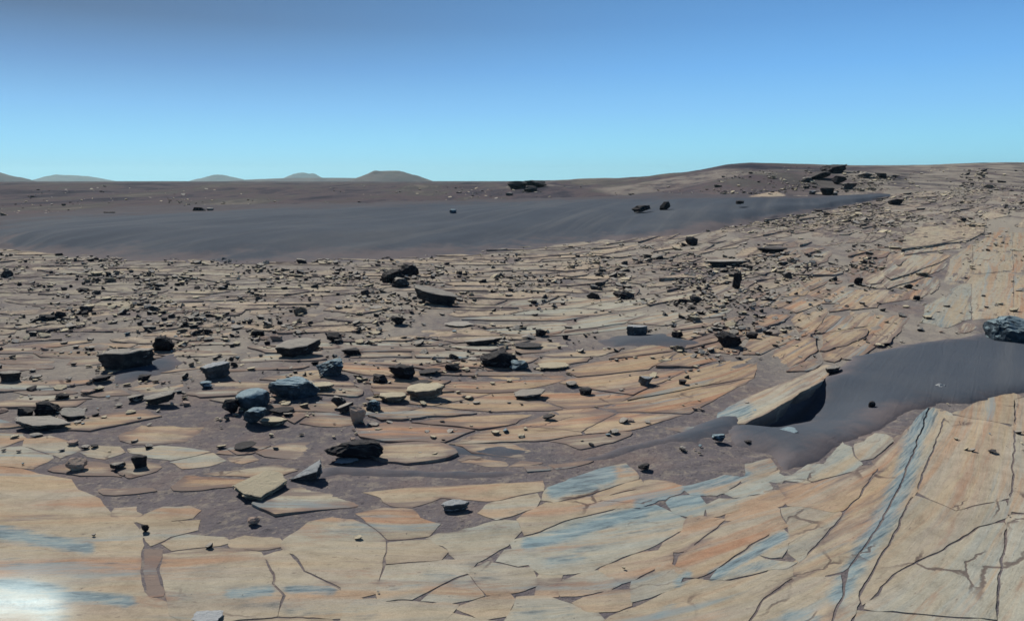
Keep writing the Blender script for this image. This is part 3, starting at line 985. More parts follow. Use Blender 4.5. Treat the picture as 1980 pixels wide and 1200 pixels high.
for i in np.nonzero(ok)[0]:
    s = seeds[i, 2]
    d = uv - uv[i]
    dd = np.einsum('ij,ij->i', d, d)
    idx = np.nonzero(dd < (5.0 * s) ** 2)[0]
    idx = idx[np.argsort(dd[idx])][1:40]
    R0 = 1.5 * s if cov[i] < .88 else 3.0 * s
    th = np.arange(10) / 10 * 2 * math.pi
    poly = [(R0 * math.cos(t), R0 * math.sin(t)) for t in th]
    for j in idx:
        nx, ny = d[j]
        h = .5 * (nx * nx + ny * ny)
        if j >= len(seeds):
            h *= 1.5
        out = []
        for a in range(len(poly)):
            p, q = poly[a], poly[(a + 1) % len(poly)]
            fp, fq = p[0] * nx + p[1] * ny - h, q[0] * nx + q[1] * ny - h
            if fp <= 0:
                out.append(p)
            if fp * fq < 0:
                t = fp / (fp - fq)
                out.append((p[0] + (q[0] - p[0]) * t, p[1] + (q[1] - p[1]) * t))
        poly = out
        if len(poly) < 3:
            break
    if len(poly) < 3:
        continue
    if random.random() > cov[i] + .08:
        continue
    poly = np.array(poly)
    tight = cov[i] > .9
    poly *= (1 - random.uniform(.008, .022) / max(s, .1)) if tight else random.uniform(.74, .99)
    pu = poly + uv[i]
    wx = np.interp(pu[:, 0], us_u, us_x)
    wpoly = np.stack([wx, pu[:, 1] + bed_g(wx)], -1)
    ar = abs(area(wpoly))
    if ar < .006:
        continue
    cells.append((ar / sdep[i] ** 2 * (.3 + CAM_H / max(sdep[i], 1)), i, wpoly, tight))
cells.sort(key=lambda q: -q[0])
cells = [q for q in cells if -80 < spix[q[1], 0] < 2060 and spix[q[1], 1] > 372]
acc = []
N_MAX = 298
for rank, (sc, i, wpoly, tight) in enumerate(cells):
    dist = float(np.hypot(*sp2[i]))
    px, py = spix[i]
    L = math.sqrt(abs(area(wpoly)))
    near = py > 660 or (px > 1000 and py > 560) or (px > 1500 and py > 470)
    big = n_parts < N_MAX
    sp = max(.0085 * dist, L / 7) if big else max(.014 * dist, L / 3.2)
    lift = random.gauss(.0025, .0015) if tight else random.gauss(.005, .006)
    tl = .002 if tight else .014
    tone = float(np.clip(random.gauss(.45 if near else .2, .3), 0, 1))
    if 650 < px < 1780 and 560 < py < 900 and py > 690 - (px - 900) * .15:
        tone *= .3
        toff = -.25
    else:
        toff = 0.0
    res = slab_mesh(wpoly, sp, .10, max(lift, .0005 if tight else -.006), (random.gauss(0, tl), random.gauss(-.01, tl)), tone, random.uniform(.04, .14) if tight else random.uniform(0, .12), rough=1.0, shared=tight, rel=1.0, tone_off=toff, soft=.0005, edust=.24 if tight else .40)
    if res is None:
        continue
    if big:
        link('slab', mesh_np('slab', res[0], res[1], M_SLAB if near else M_PLATE, res[2], True), bedrock)
        n_parts += 1
    else:
        acc.append((res, near))
for flag, mat in ((True, M_SLAB), (False, M_PLATE)):
    grp = [r for r, n_ in acc if n_ == flag]
    if not grp:
        continue
    off = np.cumsum([0] + [len(r[0]) for r in grp])
    V = np.vstack([r[0] for r in grp])
    Fc = np.vstack([r[1] + o for r, o in zip(grp, off)])
    at = {k: (grp[0][2][k][0], np.concatenate([r[2][k][1] for r in grp])) for k in grp[0][2]}
    link('slab_field', mesh_np('slab_field', V, Fc, mat, at, True), bedrock, kind='stuff')
print('slabs', n_parts, 'in field', len(acc))


# ------------------------------------------------------------------ rocks
def ico(sub):
    bm = bmesh.new()
    bmesh.ops.create_icosphere(bm, subdivisions=sub, radius=1.0)
    v = np.array([q.co[:] for q in bm.verts])
    f = np.array([[q.index for q in t.verts] for t in bm.faces], int)
    bm.free()
    return v, f


ICO = {k: ico(k) for k in (1, 2, 3, 4)}


def rock_shape(sub, seed, cuts=11, lo=.45, hi=.85, rough=.06, layers=0.0):
    """an angular stone: a ball cut by random planes, then roughened; fits a unit box, base at z=0"""
    rg = np.random.default_rng(seed)
    v, f = ICO[sub]
    v = v.copy()
    if lo < .6:
        v = np.clip(v, [-.74, -.74, -.62], [.74, .74, .62])
    for _ in range(cuts):
        n = rg.normal(size=3)
        n /= np.linalg.norm(n)
        d = rg.uniform(lo, hi)
        t = v @ n - d
        v -= np.maximum(t, 0)[:, None] * n
    if layers:
        st = rg.uniform(-1, 1, 14)
        zq = (v[:, 2] + .25 * fbm(v[:, 0] * 1.5 + seed, v[:, 1] * 1.5, seed + 5, 2) + 1) * 3.5
        k0 = np.clip(np.floor(zq).astype(int), 0, 12)
        fr = sstep(.72, 1.0, zq - np.floor(zq))
        v[:, :2] *= (1 + layers * (st[k0] * (1 - fr) + st[k0 + 1] * fr))[:, None]
    r = v * 2.3 + seed * 1.7
    rq = v * 7.5 + seed
    v = v * (1 + rough * .9 * fbm(rq[:, 0] + rq[:, 2] * .8, rq[:, 1] - rq[:, 2] * .9, seed + 9, 3))[:, None]
    v = v * (1 + rough * 2 * (fbm(r[:, 0] + r[:, 2] * .7, r[:, 1] - r[:, 2] * .6, seed, 3)))[:, None]
    v = v + rg.normal(size=v.shape) * rough * .12
    lo_, hi_ = v.min(0), v.max(0)
    v = (v - (lo_ + hi_) / 2) / (hi_ - lo_)
    v[:, 2] += .5
    return v, f


def plate_shape(seed, n=34, sides=7, under=.25, wedge=0.0, outline=None, rough=1.0, layers=False):
    """a broken plate: irregular outline, worn top rim, undercut ragged side; unit box, base at z=0"""
    rg = np.random.default_rng(seed)
    if outline is None:
        ang = np.sort((np.arange(sides) + rg.uniform(-.32, .32, sides)) / sides * 2 * math.pi)
        rad = rg.uniform(.72, 1.0, sides)
        outline = np.stack([np.cos(ang) * rad, np.sin(ang) * rad], -1)
    outline = np.array(outline, float)
    per = resample(outline, .2)
    per = per + rough * .07 * np.stack([fbm(per[:, 0] * 4 + seed, per[:, 1] * 4, 81), fbm(per[:, 0] * 4, per[:, 1] * 4 - seed, 82)], -1) * 2
    m = len(per)
    rings = []
    # (scale about the middle, height)
    prof_ = ((1 - under * 1.15, 0.0, .06), (1 - under * .75, .30, .06), (1 - under * .25, .62, .05), (1.0, .84, .015), (.975, .96, .01), (.88, 1.0, .01), (.6, 1.01, .01), (.3, 1.0, .01))
    if layers:
        prof_ = [(1 - under * 1.1, 0.0, .05)]
        for a in range(4):
            w_ = 1 - under * (.95 - .28 * a) + rg.uniform(-.05, .05)
            prof_ += [(w_, .02 + .22 * a, .03), (w_ + rg.uniform(-.02, .03), .19 + .22 * a, .03)]
        prof_ += [(1.0, .90, .012), (.975, .97, .01), (.88, 1.0, .01), (.6, 1.01, .01), (.3, 1.0, .01)]
    for s, z, jit in prof_:
        q = per * s + rg.normal(size=per.shape) * jit * .5 * rough
        zz_ = np.full(m, z) + rg.normal(size=m) * jit * .6 * rough
        if wedge:
            zz_ = zz_ * np.clip(.55 + wedge * q[:, 0], .12, 1.4)
        zz_ = zz_ + (.12 * fbm(q[:, 0] * 1.8 + seed, q[:, 1] * 1.8, 83, 3) if z > .8 else 0)
        rings.append(np.column_stack([q, zz_]))
    top = np.array([[0, 0, rings[-1][:, 2].mean()]])
    bot = np.array([[0, 0, 0.0]])
    v = np.vstack(rings + [top, bot])
    f = []
    for r in range(len(rings) - 1):
        for k in range(m):
            a, b = r * m + k, r * m + (k + 1) % m
            f += [(a, b, b + m), (a, b + m, a + m)]
    t0, b0 = len(rings) * m, len(rings) * m + 1
    for k in range(m):
        f.append(((len(rings) - 1) * m + k, (len(rings) - 1) * m + (k + 1) % m, t0))
        f.append(((k + 1) % m, k, b0))
    lo_, hi_ = v.min(0), v.max(0)
    c = (lo_ + hi_) / 2
    v = (v - np.array([c[0], c[1], 0])) / np.array([hi_[0] - lo_[0], hi_[1] - lo_[1], max(v[:, 2].max(), .01)])
    return v, np.array(f, int)


ROCKS = []   # (px, py_base, w_px, short description) for placing the small stones' labels


def rot(v, rx, ry, rz):
    return v @ np.array(Euler((rx, ry, rz)).to_matrix()).T


def rock(px, py, w, h, kind, col, label, short, name='rock', depth=.8, tilt=(0, 0), rz=0.0, seed=None, sink=.12, lift=0.0, wedge=0.0, outline=None, under=.25, cat='rock', smooth=False, group='rocks strewn over the bedrock'):
    seed = seed if seed is not None else int(px * 7 + py * 13)
    hit = unproj(px, py, lift)[0]
    _, dep = project(hit[None])
    mpp = float(dep[0]) / F
    W = w * mpp
    D = W * depth
    ang = math.atan2(CAM_H - hit[2], math.hypot(hit[0], hit[1]))
    if kind == 'plate':
        T = max(h * mpp - D * math.sin(ang) * .9, .22 * h * mpp)
        v, f = plate_shape(seed, under=under, wedge=wedge, outline=outline, layers=h > 11, rough=1.5)
    else:
        T = h * mpp * 1.02
        big = w * h > 900
        v, f = rock_shape(4 if w > 40 else 3 if w > 14 else 2, seed, 9 if kind == 'round' else 13, .70 if kind == 'round' else .42, .97 if kind == 'round' else .8, .05 if kind == 'round' else .13, 0 if kind == 'round' else .10)
    v = v * np.array([W, D, T * (1 + sink)])
    v = rot(v, tilt[0], tilt[1], rz)
    v[:, 2] -= T * sink + (v[:, 2].min() if kind == 'plate' else 0)
    bd = hit[:2] / max(np.linalg.norm(hit[:2]), 1e-6)
    cx, cy = hit[:2] + bd * D * (.42 if kind == 'plate' else .38)
    zc = float(base_z(cx, cy) + relief(cx, cy)) + .008 + lift
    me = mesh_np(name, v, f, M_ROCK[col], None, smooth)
    o = link(name, me, None, None, label, cat, group)
    o.location = (cx, cy, zc)
    ROCKS.append((px, py - h / 2, w, short))
    return o


R_ = math.radians
# nearest rocks
rock(505, 968, 98, 50, 'plate', 'pale', 'pale cream diamond shaped slab lying on dark sand in the foreground', 'the pale diamond slab', name='slab_rock', depth=1.2,
     tilt=(R_(3), R_(2)), outline=[(-1.0, -.12), (-.25, -.68), (.45, -.85), (1.0, .35), (.45, .92), (-.15, 1.0)], under=.10, seed=3)
rock(594, 932, 64, 34, 'plate', 'white', 'grey wedge shaped stone with pointed left end beside the pale diamond slab', 'the grey wedge stone', name='wedge_stone', depth=.62, wedge=.42,
     outline=[(-1.0, -.5), (.0, -.75), (.9, -.9), (1.0, .2), (.9, .95), (.1, .35)], under=.12, seed=5, tilt=(R_(16), R_(-6)))
rock(685, 893, 116, 34, 'block', 'dark', 'widest black block of the foreground, long and flat topped, behind the grey wedge stone', 'the long black block', name='boulder', depth=.45, seed=21, tilt=(0, R_(2)))
rock(820, 893, 40, 8, 'plate', 'pink', 'low pinkish stone in the sand right of the long black block', 'the low pinkish stone', depth=.9)
rock(672, 898, 44, 9, 'plate', 'white', 'small whitish chip lying against the foot of the long black block', 'the whitish chip', depth=.8)
rock(490, 1015, 26, 12, 'block', 'pink', 'small pinkish stone alone on the sand below the pale diamond slab', 'the lone pinkish stone')
rock(880, 990, 56, 24, 'plate', 'white', 'bluish white oblong stone lying alone among orange bedrock slabs', 'the bluish white oblong stone', depth=.55, rz=R_(12), seed=8, under=.1)
rock(272, 905, 28, 22, 'block', 'dark', 'dark stone at the left end of a cream slab, left of the brown dust hollow', 'the dark stone by the cream slab', seed=12)
rock(150, 910, 34, 20, 'block', 'pink', 'pink knobbly stone above the top edge of the big left bedrock slab', 'the pink knobbly stone', seed=14)
rock(228, 908, 26, 10, 'block', 'grey', 'little grey stone between the pink knobbly stone and the cream slab', 'the little grey stone')
rock(475, 872, 46, 14, 'plate', 'dark', 'flat dark flake tilted in brown soil above the pale diamond slab', 'the flat dark flake', tilt=(R_(6), R_(-10)))
rock(402, 1206, 58, 20, 'plate', 'white', 'whitish stone lodged in the fissure at the bottom edge of the photo', 'the stone in the fissure', depth=.7, seed=4)
rock(281, 1028, 13, 14, 'block', 'dark', 'small dark stone at the head of the fissure', 'the stone at the head of the fissure')
rock(1245, 911, 24, 10, 'block', 'dark', 'small black stone right of the blue stained lens slab', 'the black stone by the lens slab')
rock(1388, 858, 26, 14, 'block', 'blue', 'small blue black stone on sand below left of the overhanging ledge', 'the blue black stone', seed=23)
rock(1448, 862, 18, 8, 'block', 'dark', 'tiny dark stone directly under the left end of the overhanging ledge', 'the tiny stone under the ledge')
rock(1512, 850, 66, 16, 'plate', 'blue', 'bluish grey stone half buried in sand beneath the overhanging ledge', 'the bluish stone beneath the ledge', depth=.5, rz=R_(22), tilt=(0, R_(-8)), seed=17)
rock(1685, 788, 14, 11, 'block', 'dark', 'single black pebble in the middle of the broad sand drift', 'the black pebble', name='pebble', seed=2)
rock(1816, 758, 22, 14, 'block', 'white', 'white pebble at the lower edge of the broad sand drift', 'the white pebble', name='pebble', seed=6)
rock(1887, 757, 12, 7, 'block', 'white', 'tiny white pebble right of the larger white pebble on the sand drift', 'the tiny white pebble', name='pebble')
rock(1945, 668, 96, 52, 'block', 'blue', 'big blue boulder at the right edge, on the upper edge of the sand drift', 'the big blue boulder', name='boulder', depth=.7, rz=R_(-24), tilt=(0, R_(16)), seed=36)
rock(1610, 722, 40, 13, 'plate', 'grey', 'thin grey rock lip at the upper left tip of the broad sand drift', 'the thin rock lip', rz=R_(30), depth=.4)
# left middle ground
rock(250, 716, 106, 40, 'plate', 'grey', 'long block with a pale flat top and dark undercut front, largest rock on the left', 'the long flat topped block', name='block_rock', depth=.42, tilt=(R_(2), R_(-5)), under=.16, seed=11,
     outline=[(-1, -.5), (.1, -1), (.95, -.6), (1, .3), (.3, .8), (-.9, .9)])
rock(318, 680, 46, 28, 'block', 'dark', 'black pointed stone just behind the right end of the long flat topped block', 'the black pointed stone', seed=31)
rock(22, 740, 42, 22, 'plate', 'grey', 'pale topped slab stone nearest the left edge, level with the long flat topped block', 'the pale topped stone at the left edge', depth=.6, seed=9)
rock(95, 801, 46, 24, 'block', 'dark', 'black lump, tallest of the dark rocks on a low flat slab at the left', 'the black lump at the left', seed=16)
rock(50, 805, 32, 14, 'block', 'dark', 'low dark stone on the low flat slab, left of the black lump', 'the low dark stone', seed=18)
rock(143, 812, 50, 18, 'plate', 'grey', 'tilted grey plate with black shaded end right of the black lump', 'the tilted grey plate', tilt=(R_(8), R_(12)), seed=20)
rock(84, 832, 116, 26, 'plate', 'grey', 'low broad grey slab carrying three dark rocks near the left edge', 'the low broad grey slab', name='slab_rock', depth=.5, seed=22, tilt=(R_(2), R_(4)))
rock(122, 773, 24, 10, 'block', 'dark', 'small dark stone above the black lump near the left edge', 'the small dark stone above the lump')
rock(170, 763, 26, 9, 'plate', 'pink', 'flat pinkish flake left of the soil hollow under the long flat topped block', 'the flat pinkish flake')
rock(199, 740, 34, 12, 'plate', 'dark', 'thin dark flake in front of the left end of the long flat topped block', 'the thin dark flake', tilt=(0, R_(-8)))
rock(280, 737, 24, 9, 'block', 'dark', 'small black stone in front of the middle of the long flat topped block', 'the small black stone in front')
rock(313, 785, 66, 22, 'plate', 'grey', 'thin slanting plate with black underside in brown soil, right of the black lump', 'the thin slanting plate', depth=.45, tilt=(R_(10), R_(-12)), under=.35, seed=26)
rock(262, 778, 30, 10, 'block', 'grey', 'little grey stone left of the thin slanting plate', 'the little grey stone by the plate')
rock(422, 732, 58, 30, 'plate', 'white', 'pale bluish white rock with dark cavity, above the blue round boulder', 'the bluish white rock', depth=.6, seed=28, tilt=(R_(6), R_(-8)))
rock(400, 752, 26, 10, 'block', 'blue', 'small bluish stone in front of the bluish white rock', 'the small bluish stone')
rock(488, 795, 62, 36, 'round', 'blue', 'blue round boulder, the most rounded rock of the middle ground', 'the blue round boulder', name='boulder', seed=41, depth=.9)
rock(446, 800, 30, 26, 'block', 'dark', 'dark purplish rock leaning on the left side of the blue round boulder', 'the dark rock left of the boulder', seed=43)
rock(493, 823, 44, 30, 'block', 'blue', 'grey blue broken rock in front of the blue round boulder', 'the broken rock in front of the boulder', seed=45)
rock(482, 765, 46, 10, 'plate', 'dark', 'thin dark plate behind the blue round boulder', 'the thin plate behind the boulder')
rock(572, 770, 98, 36, 'block', 'blue', 'large dark blue rock with hollowed front right of the blue round boulder', 'the large dark blue rock', name='boulder', seed=47, depth=.6, tilt=(R_(14), 0))
rock(625, 758, 46, 18, 'plate', 'pale', 'cream stone against the right end of the large dark blue rock', 'the cream stone', seed=49)
rock(546, 803, 46, 15, 'plate', 'dark', 'dark undercut stone below the large dark blue rock', 'the dark undercut stone', under=.3)
rock(530, 824, 54, 18, 'plate', 'pale', 'pale flat stone with dark front right of the grey blue broken rock', 'the pale flat stone', depth=.6, seed=52)
rock(640, 728, 58, 28, 'block', 'blue', 'blue speckled rock behind the large dark blue rock', 'the blue speckled rock', seed=53, depth=.7)
rock(582, 692, 86, 34, 'plate', 'grey', 'broad flat grey rock with broken right edge, above the blue speckled rock', 'the broad flat grey rock', depth=.75, seed=55, tilt=(R_(8), R_(-6)))
rock(648, 662, 30, 16, 'block', 'dark', 'small black stone at the right tip of the broad flat grey rock', 'the small black tip stone')
rock(680, 688, 38, 12, 'block', 'dark', 'low purplish dark stone right of the broad flat grey rock', 'the low purplish stone')
rock(655, 788, 28, 20, 'block', 'grey', 'grey stone standing right of the pale flat stone', 'the standing grey stone', seed=57)
rock(672, 800, 34, 18, 'plate', 'grey', 'greenish grey tilted plate before the standing grey stone', 'the greenish tilted plate', tilt=(0, R_(-20)), seed=59)
rock(722, 795, 28, 18, 'block', 'blue', 'dark blue stone left of the long cream plate', 'the dark blue stone', seed=61)
rock(722, 826, 24, 10, 'plate', 'grey', 'small grey flake below the dark blue stone', 'the small grey flake')
rock(690, 818, 34, 34, 'plate', 'pink', 'pinkish leaning chip on bare soil above the long black block', 'the pinkish leaning chip', depth=.5, tilt=(R_(24), R_(10)), seed=62)
# centre
rock(778, 734, 52, 24, 'block', 'dark', 'black humped rock at the left end of a row above the long cream plate', 'the black humped rock', seed=63)
rock(735, 742, 30, 15, 'block', 'dark', 'dark knob of rock touching the left foot of the black humped rock', 'the dark knob')
rock(832, 726, 46, 11, 'plate', 'dark', 'thin dark plate right of the black humped rock', 'the thin dark plate', tilt=(0, R_(-8)), under=.3)
rock(875, 718, 30, 12, 'block', 'dark', 'small black stone at the right end of the row of dark stones', 'the end stone of the row')
rock(815, 747, 48, 12, 'plate', 'dark', 'dark slanting sliver between the black humped rock and the long cream plate', 'the dark sliver', under=.3, tilt=(0, R_(-6)))
rock(760, 780, 56, 22, 'plate', 'pale', 'left hand cream plate with a deep black shadow under it', 'the left cream plate', depth=.7, under=.3, seed=65)
rock(826, 774, 76, 32, 'plate', 'pale', 'long cream plate tilted up at its right end', 'the long cream plate', name='slab_rock', depth=.7, under=.2, seed=67, tilt=(R_(4), R_(-6)))
rock(968, 712, 82, 28, 'block', 'dark', 'large black rock mass in the centre of the photo', 'the large black rock mass', name='boulder', seed=71, depth=.6)
rock(1004, 716, 38, 16, 'block', 'blue', 'grey blue stone against the right foot of the large black rock mass', 'the grey blue foot stone', seed=73)
rock(1020, 675, 58, 13, 'plate', 'dark', 'flat black plate behind the right end of the large black rock mass', 'the flat black plate', under=.35)
rock(1046, 650, 22, 12, 'block', 'dark', 'small black stone up behind the flat black plate', 'the small black stone behind')
rock(935, 669, 76, 14, 'plate', 'grey', 'thin pale plank of stone left of the flat black plate', 'the thin stone plank', depth=.35, tilt=(0, R_(-5)), under=.3)
rock(1070, 716, 62, 16, 'plate', 'pale', 'pale tilted plate right of the large black rock mass', 'the pale tilted plate', seed=75, under=.3)
rock(1132, 763, 26, 11, 'block', 'dark', 'small dark stone on pinkish bedrock below the pale tilted plate', 'the small dark stone on pink bedrock')
rock(1025, 772, 64, 20, 'plate', 'grey', 'grey slab corner standing proud left of the small dark stone on pink bedrock', 'the grey slab corner', depth=.8, tilt=(0, R_(-6)))
rock(1250, 748, 32, 18, 'block', 'white', 'little white stone with dark left side alone on pinkish bedrock', 'the little white stone', seed=77)
rock(1320, 746, 16, 8, 'block', 'dark', 'tiny dark stone right of the little white stone', 'the tiny dark stone')
rock(1062, 813, 26, 10, 'plate', 'dark', 'thin maroon flake above the sand tongue', 'the maroon flake', tilt=(0, R_(-12)))
rock(1231, 650, 42, 22, 'plate', 'white', 'white topped black fronted rock on a sand strip in the right middle ground', 'the white topped rock', depth=.5, under=.12, seed=79)
rock(1308, 656, 24, 14, 'block', 'dark', 'small black stone right of the white topped rock', 'the small black stone by the strip')
rock(1408, 672, 52, 28, 'block', 'dark', 'rugged black rock with a hollow, largest rock above the overhanging ledge', 'the rugged black rock', seed=81, depth=.6)
rock(1453, 655, 22, 11, 'block', 'dark', 'small black stone right of the rugged black rock', 'the small black stone on the right')
rock(1206, 578, 42, 13, 'block', 'dark', 'low black stone heap behind the white topped rock', 'the low black stone heap', seed=83)
rock(1320, 588, 20, 9, 'block', 'dark', 'left hand one of two small black stones behind the rugged black rock', 'the left twin stone')
rock(1345, 585, 22, 11, 'block', 'dark', 'right hand one of two small black stones behind the rugged black rock', 'the right twin stone')
rock(1424, 560, 18, 32, 'block', 'dark', 'dark upright stone, taller than wide, on the right slope', 'the dark upright stone', seed=85)
rock(838, 590, 100, 26, 'plate', 'grey', 'long pale plank raised at its dark left end, beyond the row of stones', 'the long pale plank', name='slab_rock', depth=.42, tilt=(R_(4), R_(12)), rz=R_(-14), under=.25, seed=87)
rock(758, 548, 46, 26, 'block', 'dark', 'left rock of a dark pile at the far edge of the slab field', 'the left rock of the far pile', seed=89)
rock(792, 535, 36, 22, 'block', 'dark', 'upper right rock of a dark pile at the far edge of the slab field', 'the upper rock of the far pile', seed=91)
rock(775, 555, 34, 16, 'block', 'grey', 'front rock of a dark pile at the far edge of the slab field', 'the front rock of the far pile', seed=93)
rock(770, 628, 30, 14, 'block', 'dark', 'dark stone between the long pale plank and the row of dark stones', 'the dark stone below the plank')
rock(888, 632, 60, 10, 'plate', 'grey', 'thin grey plate with dark underside below the right end of the long pale plank', 'the thin grey plate', under=.35)
rock(95, 620, 28, 11, 'block', 'dark', 'left one of two touching black stones far to the left', 'the left touching stone')
rock(118, 618, 24, 15, 'block', 'dark', 'right one of two touching black stones far to the left', 'the right touching stone')
rock(500, 650, 26, 10, 'block', 'dark', 'small black stone on grey soil behind the broad flat grey rock', 'the small black stone on grey soil')
rock(402, 646, 14, 9, 'block', 'dark', 'little black stone behind the bluish white rock', 'the little black stone')
rock(160, 565, 22, 7, 'block', 'dark', 'small dark stone beyond the two touching black stones', 'the small dark stone beyond')
rock(1490, 490, 62, 12, 'plate', 'dark', 'long dark shelf of rock under a pale plate high on the right slope', 'the dark shelf', under=.4)
rock(1405, 516, 90, 13, 'plate', 'grey', 'long grey plate with black shaded edge left of the dark shelf', 'the long grey plate', under=.4, depth=.4)
rock(1337, 475, 22, 16, 'block', 'dark', 'dark stone on the near edge of the dune, on the right', 'the dark stone at the dune edge')
rock(1660, 552, 16, 14, 'block', 'dark', 'dark stone on the pinkish slope left of the pale roadlike slabs', 'the dark stone on the slope')
rock(1772, 580, 14, 8, 'block', 'dark', 'tiny black stone above the greenish slab left of the roadlike slabs', 'the tiny black stone on the slope')
# beyond the dune, on the slope and on the skyline
FARG = 'distant rocks beyond the dune'
rock(385, 411, 26, 10, 'block', 'dark', 'dark stone beyond the left part of the dune', 'the dark stone beyond the dune', lift=.15, group=FARG)
rock(407, 408, 14, 6, 'block', 'grey', 'smaller stone right of the dark stone beyond the left part of the dune', 'the smaller far stone', lift=.15, group=FARG)
rock(212, 416, 22, 6, 'block', 'dark', 'low dark stone at the far left edge of the dune', 'the low far stone', lift=.15, group=FARG)
rock(37, 461, 16, 9, 'block', 'dark', 'dark stone on the left end of the dune', 'the stone on the dune', lift=.15, group=FARG)
rock(876, 414, 15, 9, 'block', 'blue', 'bluish stone on the far side of the dune left of the skyline outcrop', 'the bluish far stone', lift=.42, group=FARG)
rock(866, 398, 13, 6, 'block', 'dark', 'small dark stone behind the bluish stone on the far side of the dune', 'the small far stone', group=FARG)
rock(925, 396, 16, 6, 'block', 'dark', 'small dark stone below left of the skyline outcrop', 'the stone below the outcrop', group=FARG)
rock(1000, 366, 40, 14, 'block', 'dark', 'left and thickest rock of the dark outcrop on the skyline left of centre', 'the thick outcrop rock', group=FARG, depth=.8, seed=101)
rock(1034, 361, 46, 11, 'block', 'dark', 'thin cap rock of the dark outcrop on the skyline left of centre', 'the cap rock', group=FARG, lift=.10)
rock(1026, 372, 26, 12, 'block', 'dark', 'lower right rock of the dark outcrop on the skyline left of centre', 'the lower outcrop rock', group=FARG)
rock(985, 379, 14, 7, 'block', 'grey', 'loose stone at the left foot of the dark outcrop', 'the loose outcrop stone', group=FARG)
rock(1240, 410, 38, 12, 'block', 'dark', 'low black rock on the far side of the dune, left one of the pair', 'the left dune rock', lift=.42, group=FARG, seed=103)
rock(1286, 405, 22, 15, 'block', 'dark', 'taller black rock on the far side of the dune, right one of the pair', 'the right dune rock', lift=.42, group=FARG, seed=105)
rock(1431, 395, 16, 7, 'block', 'dark', 'small black stone on the dune right of the pair of black rocks', 'the small dune stone', lift=.42, group=FARG)
rock(1612, 334, 48, 15, 'block', 'dark', 'black rock breaking the skyline, highest of the rubble mound on the right', 'the skyline rock', group=FARG, seed=107, sink=.3)
rock(1585, 347, 40, 13, 'block', 'dark', 'black tilted plate leaning left under the black skyline rock', 'the tilted skyline plate', group=FARG, tilt=(0, R_(-14)))
rock(1622, 356, 26, 15, 'block', 'dark', 'dark rock just below the black skyline rock on the rubble mound', 'the rock below the skyline rock', group=FARG)
rock(1672, 344, 30, 10, 'block', 'grey', 'grey rock right of the black skyline rock', 'the grey skyline rock', group=FARG)
rock(1705, 344, 18, 8, 'block', 'dark', 'small dark rock at the right end of the rubble mound', 'the right mound rock', group=FARG)
rock(1598, 379, 26, 15, 'block', 'dark', 'dark rock at the foot of the rubble mound beside the dune tip', 'the foot rock', group=FARG)
rock(1571, 376, 14, 7, 'block', 'white', 'white stone left of the dark rock at the foot of the rubble mound', 'the white foot stone', group=FARG)
rock(1614, 378, 12, 6, 'block', 'white', 'white stone right of the dark rock at the foot of the rubble mound', 'the right white foot stone', group=FARG)
rock(1730, 396, 26, 11, 'block', 'dark', 'dark boulder at the right tip of the dune', 'the dune tip boulder', group=FARG)
rock(1560, 352, 20, 9, 'block', 'grey', 'grey stone at the left end of the rubble mound', 'the left mound stone', group=FARG)
rock(1640, 366, 30, 11, 'block', 'grey', 'grey stone in the middle of the rubble mound', 'the middle mound stone', group=FARG)
n_hero = len(ROCKS)

# ------------------------------------------------------------------ small stones


def stone_density(px, py):
    d = np.full(len(px), .35)
    d = np.where(py > 880, .03, d)
    for cx, cy, rx, ry, val in ((350, 770, 420, 75, .42), (700, 720, 260, 90, .45), (400, 560, 520, 60, .6), (1150, 540, 300, 45, .5), (1620, 440, 260, 60, 1.0), (1350, 590, 160, 50, .8), (1500, 540, 180, 50, .8),
                                (1640, 352, 90, 22, 1.0), (330, 930, 190, 60, .30), (1850, 380, 160, 45, .9), (1880, 560, 110, 110, .02), (1650, 600, 170, 60, .08), (1850, 790, 200, 70, .01), (1500, 730, 180, 60, .03), (1200, 780, 300, 70, .05), (1100, 630, 200, 60, .12), (1800, 620, 120, 60, .12), (990, 380, 160, 18, .5)):
        w = np.exp(-(((px - cx) / rx) ** 2 + ((py - cy) / ry) ** 2) * 1.1)
        d = d * (1 - w) + val * w
    return d


N = 20000
spx = RNG.uniform(-30, 2010, N)
spy = 360 + 560 * RNG.beta(1.1, 2.3, N)
extra, slope = 500, 6500
spx = np.concatenate([spx, RNG.uniform(-30, 2010, extra), RNG.uniform(1380, 2010, slope)])
spy = np.concatenate([spy, RNG.uniform(840, 1190, extra), RNG.uniform(322, 440, slope)])
rub = 9000
spx = np.concatenate([spx, RNG.uniform(-30, 1700, rub)])
spy = np.concatenate([spy, 492 + 250 * RNG.beta(1.0, 1.8, rub)])
rubble = np.arange(len(spx)) >= len(spx) - rub
keep = RNG.uniform(0, 1, len(spx)) < stone_density(spx, spy) * (.10 + 2.2 * np.clip(vnoise(spx / 70, spy / 20, 91) * .6 + vnoise(spx / 24, spy / 9, 92) * .4 - .40, 0, 1) * 2.3)
spx, spy, rubble = spx[keep], spy[keep], rubble[keep]
P = unproj(spx, spy)
inDune = (spy > np.interp(spx, far_e[:, 0], far_e[:, 1]) - 2) & (spy < np.interp(spx, near_e[:, 0], near_e[:, 1]) - 1) & (spx < 1770)
keep = ~inDune & ~in_sand(P[:, :2], .05) & (np.hypot(P[:, 0], P[:, 1]) < 170)
left_far = (spy < 400) & (spx < 850)
keep &= ~(left_far & (RNG.uniform(0, 1, len(spx)) < .35))
spx, spy, P, rubble = spx[keep], spy[keep], P[keep], rubble[keep]
_, sd = project(P)
pxsize = RNG.lognormal(math.log(4.8), .55, len(spx)) * np.clip(.55 + (spy - 360) / 420, .6, 1.6)
foreg = spy > 880
pxsize = np.where(foreg, pxsize * .75, pxsize)
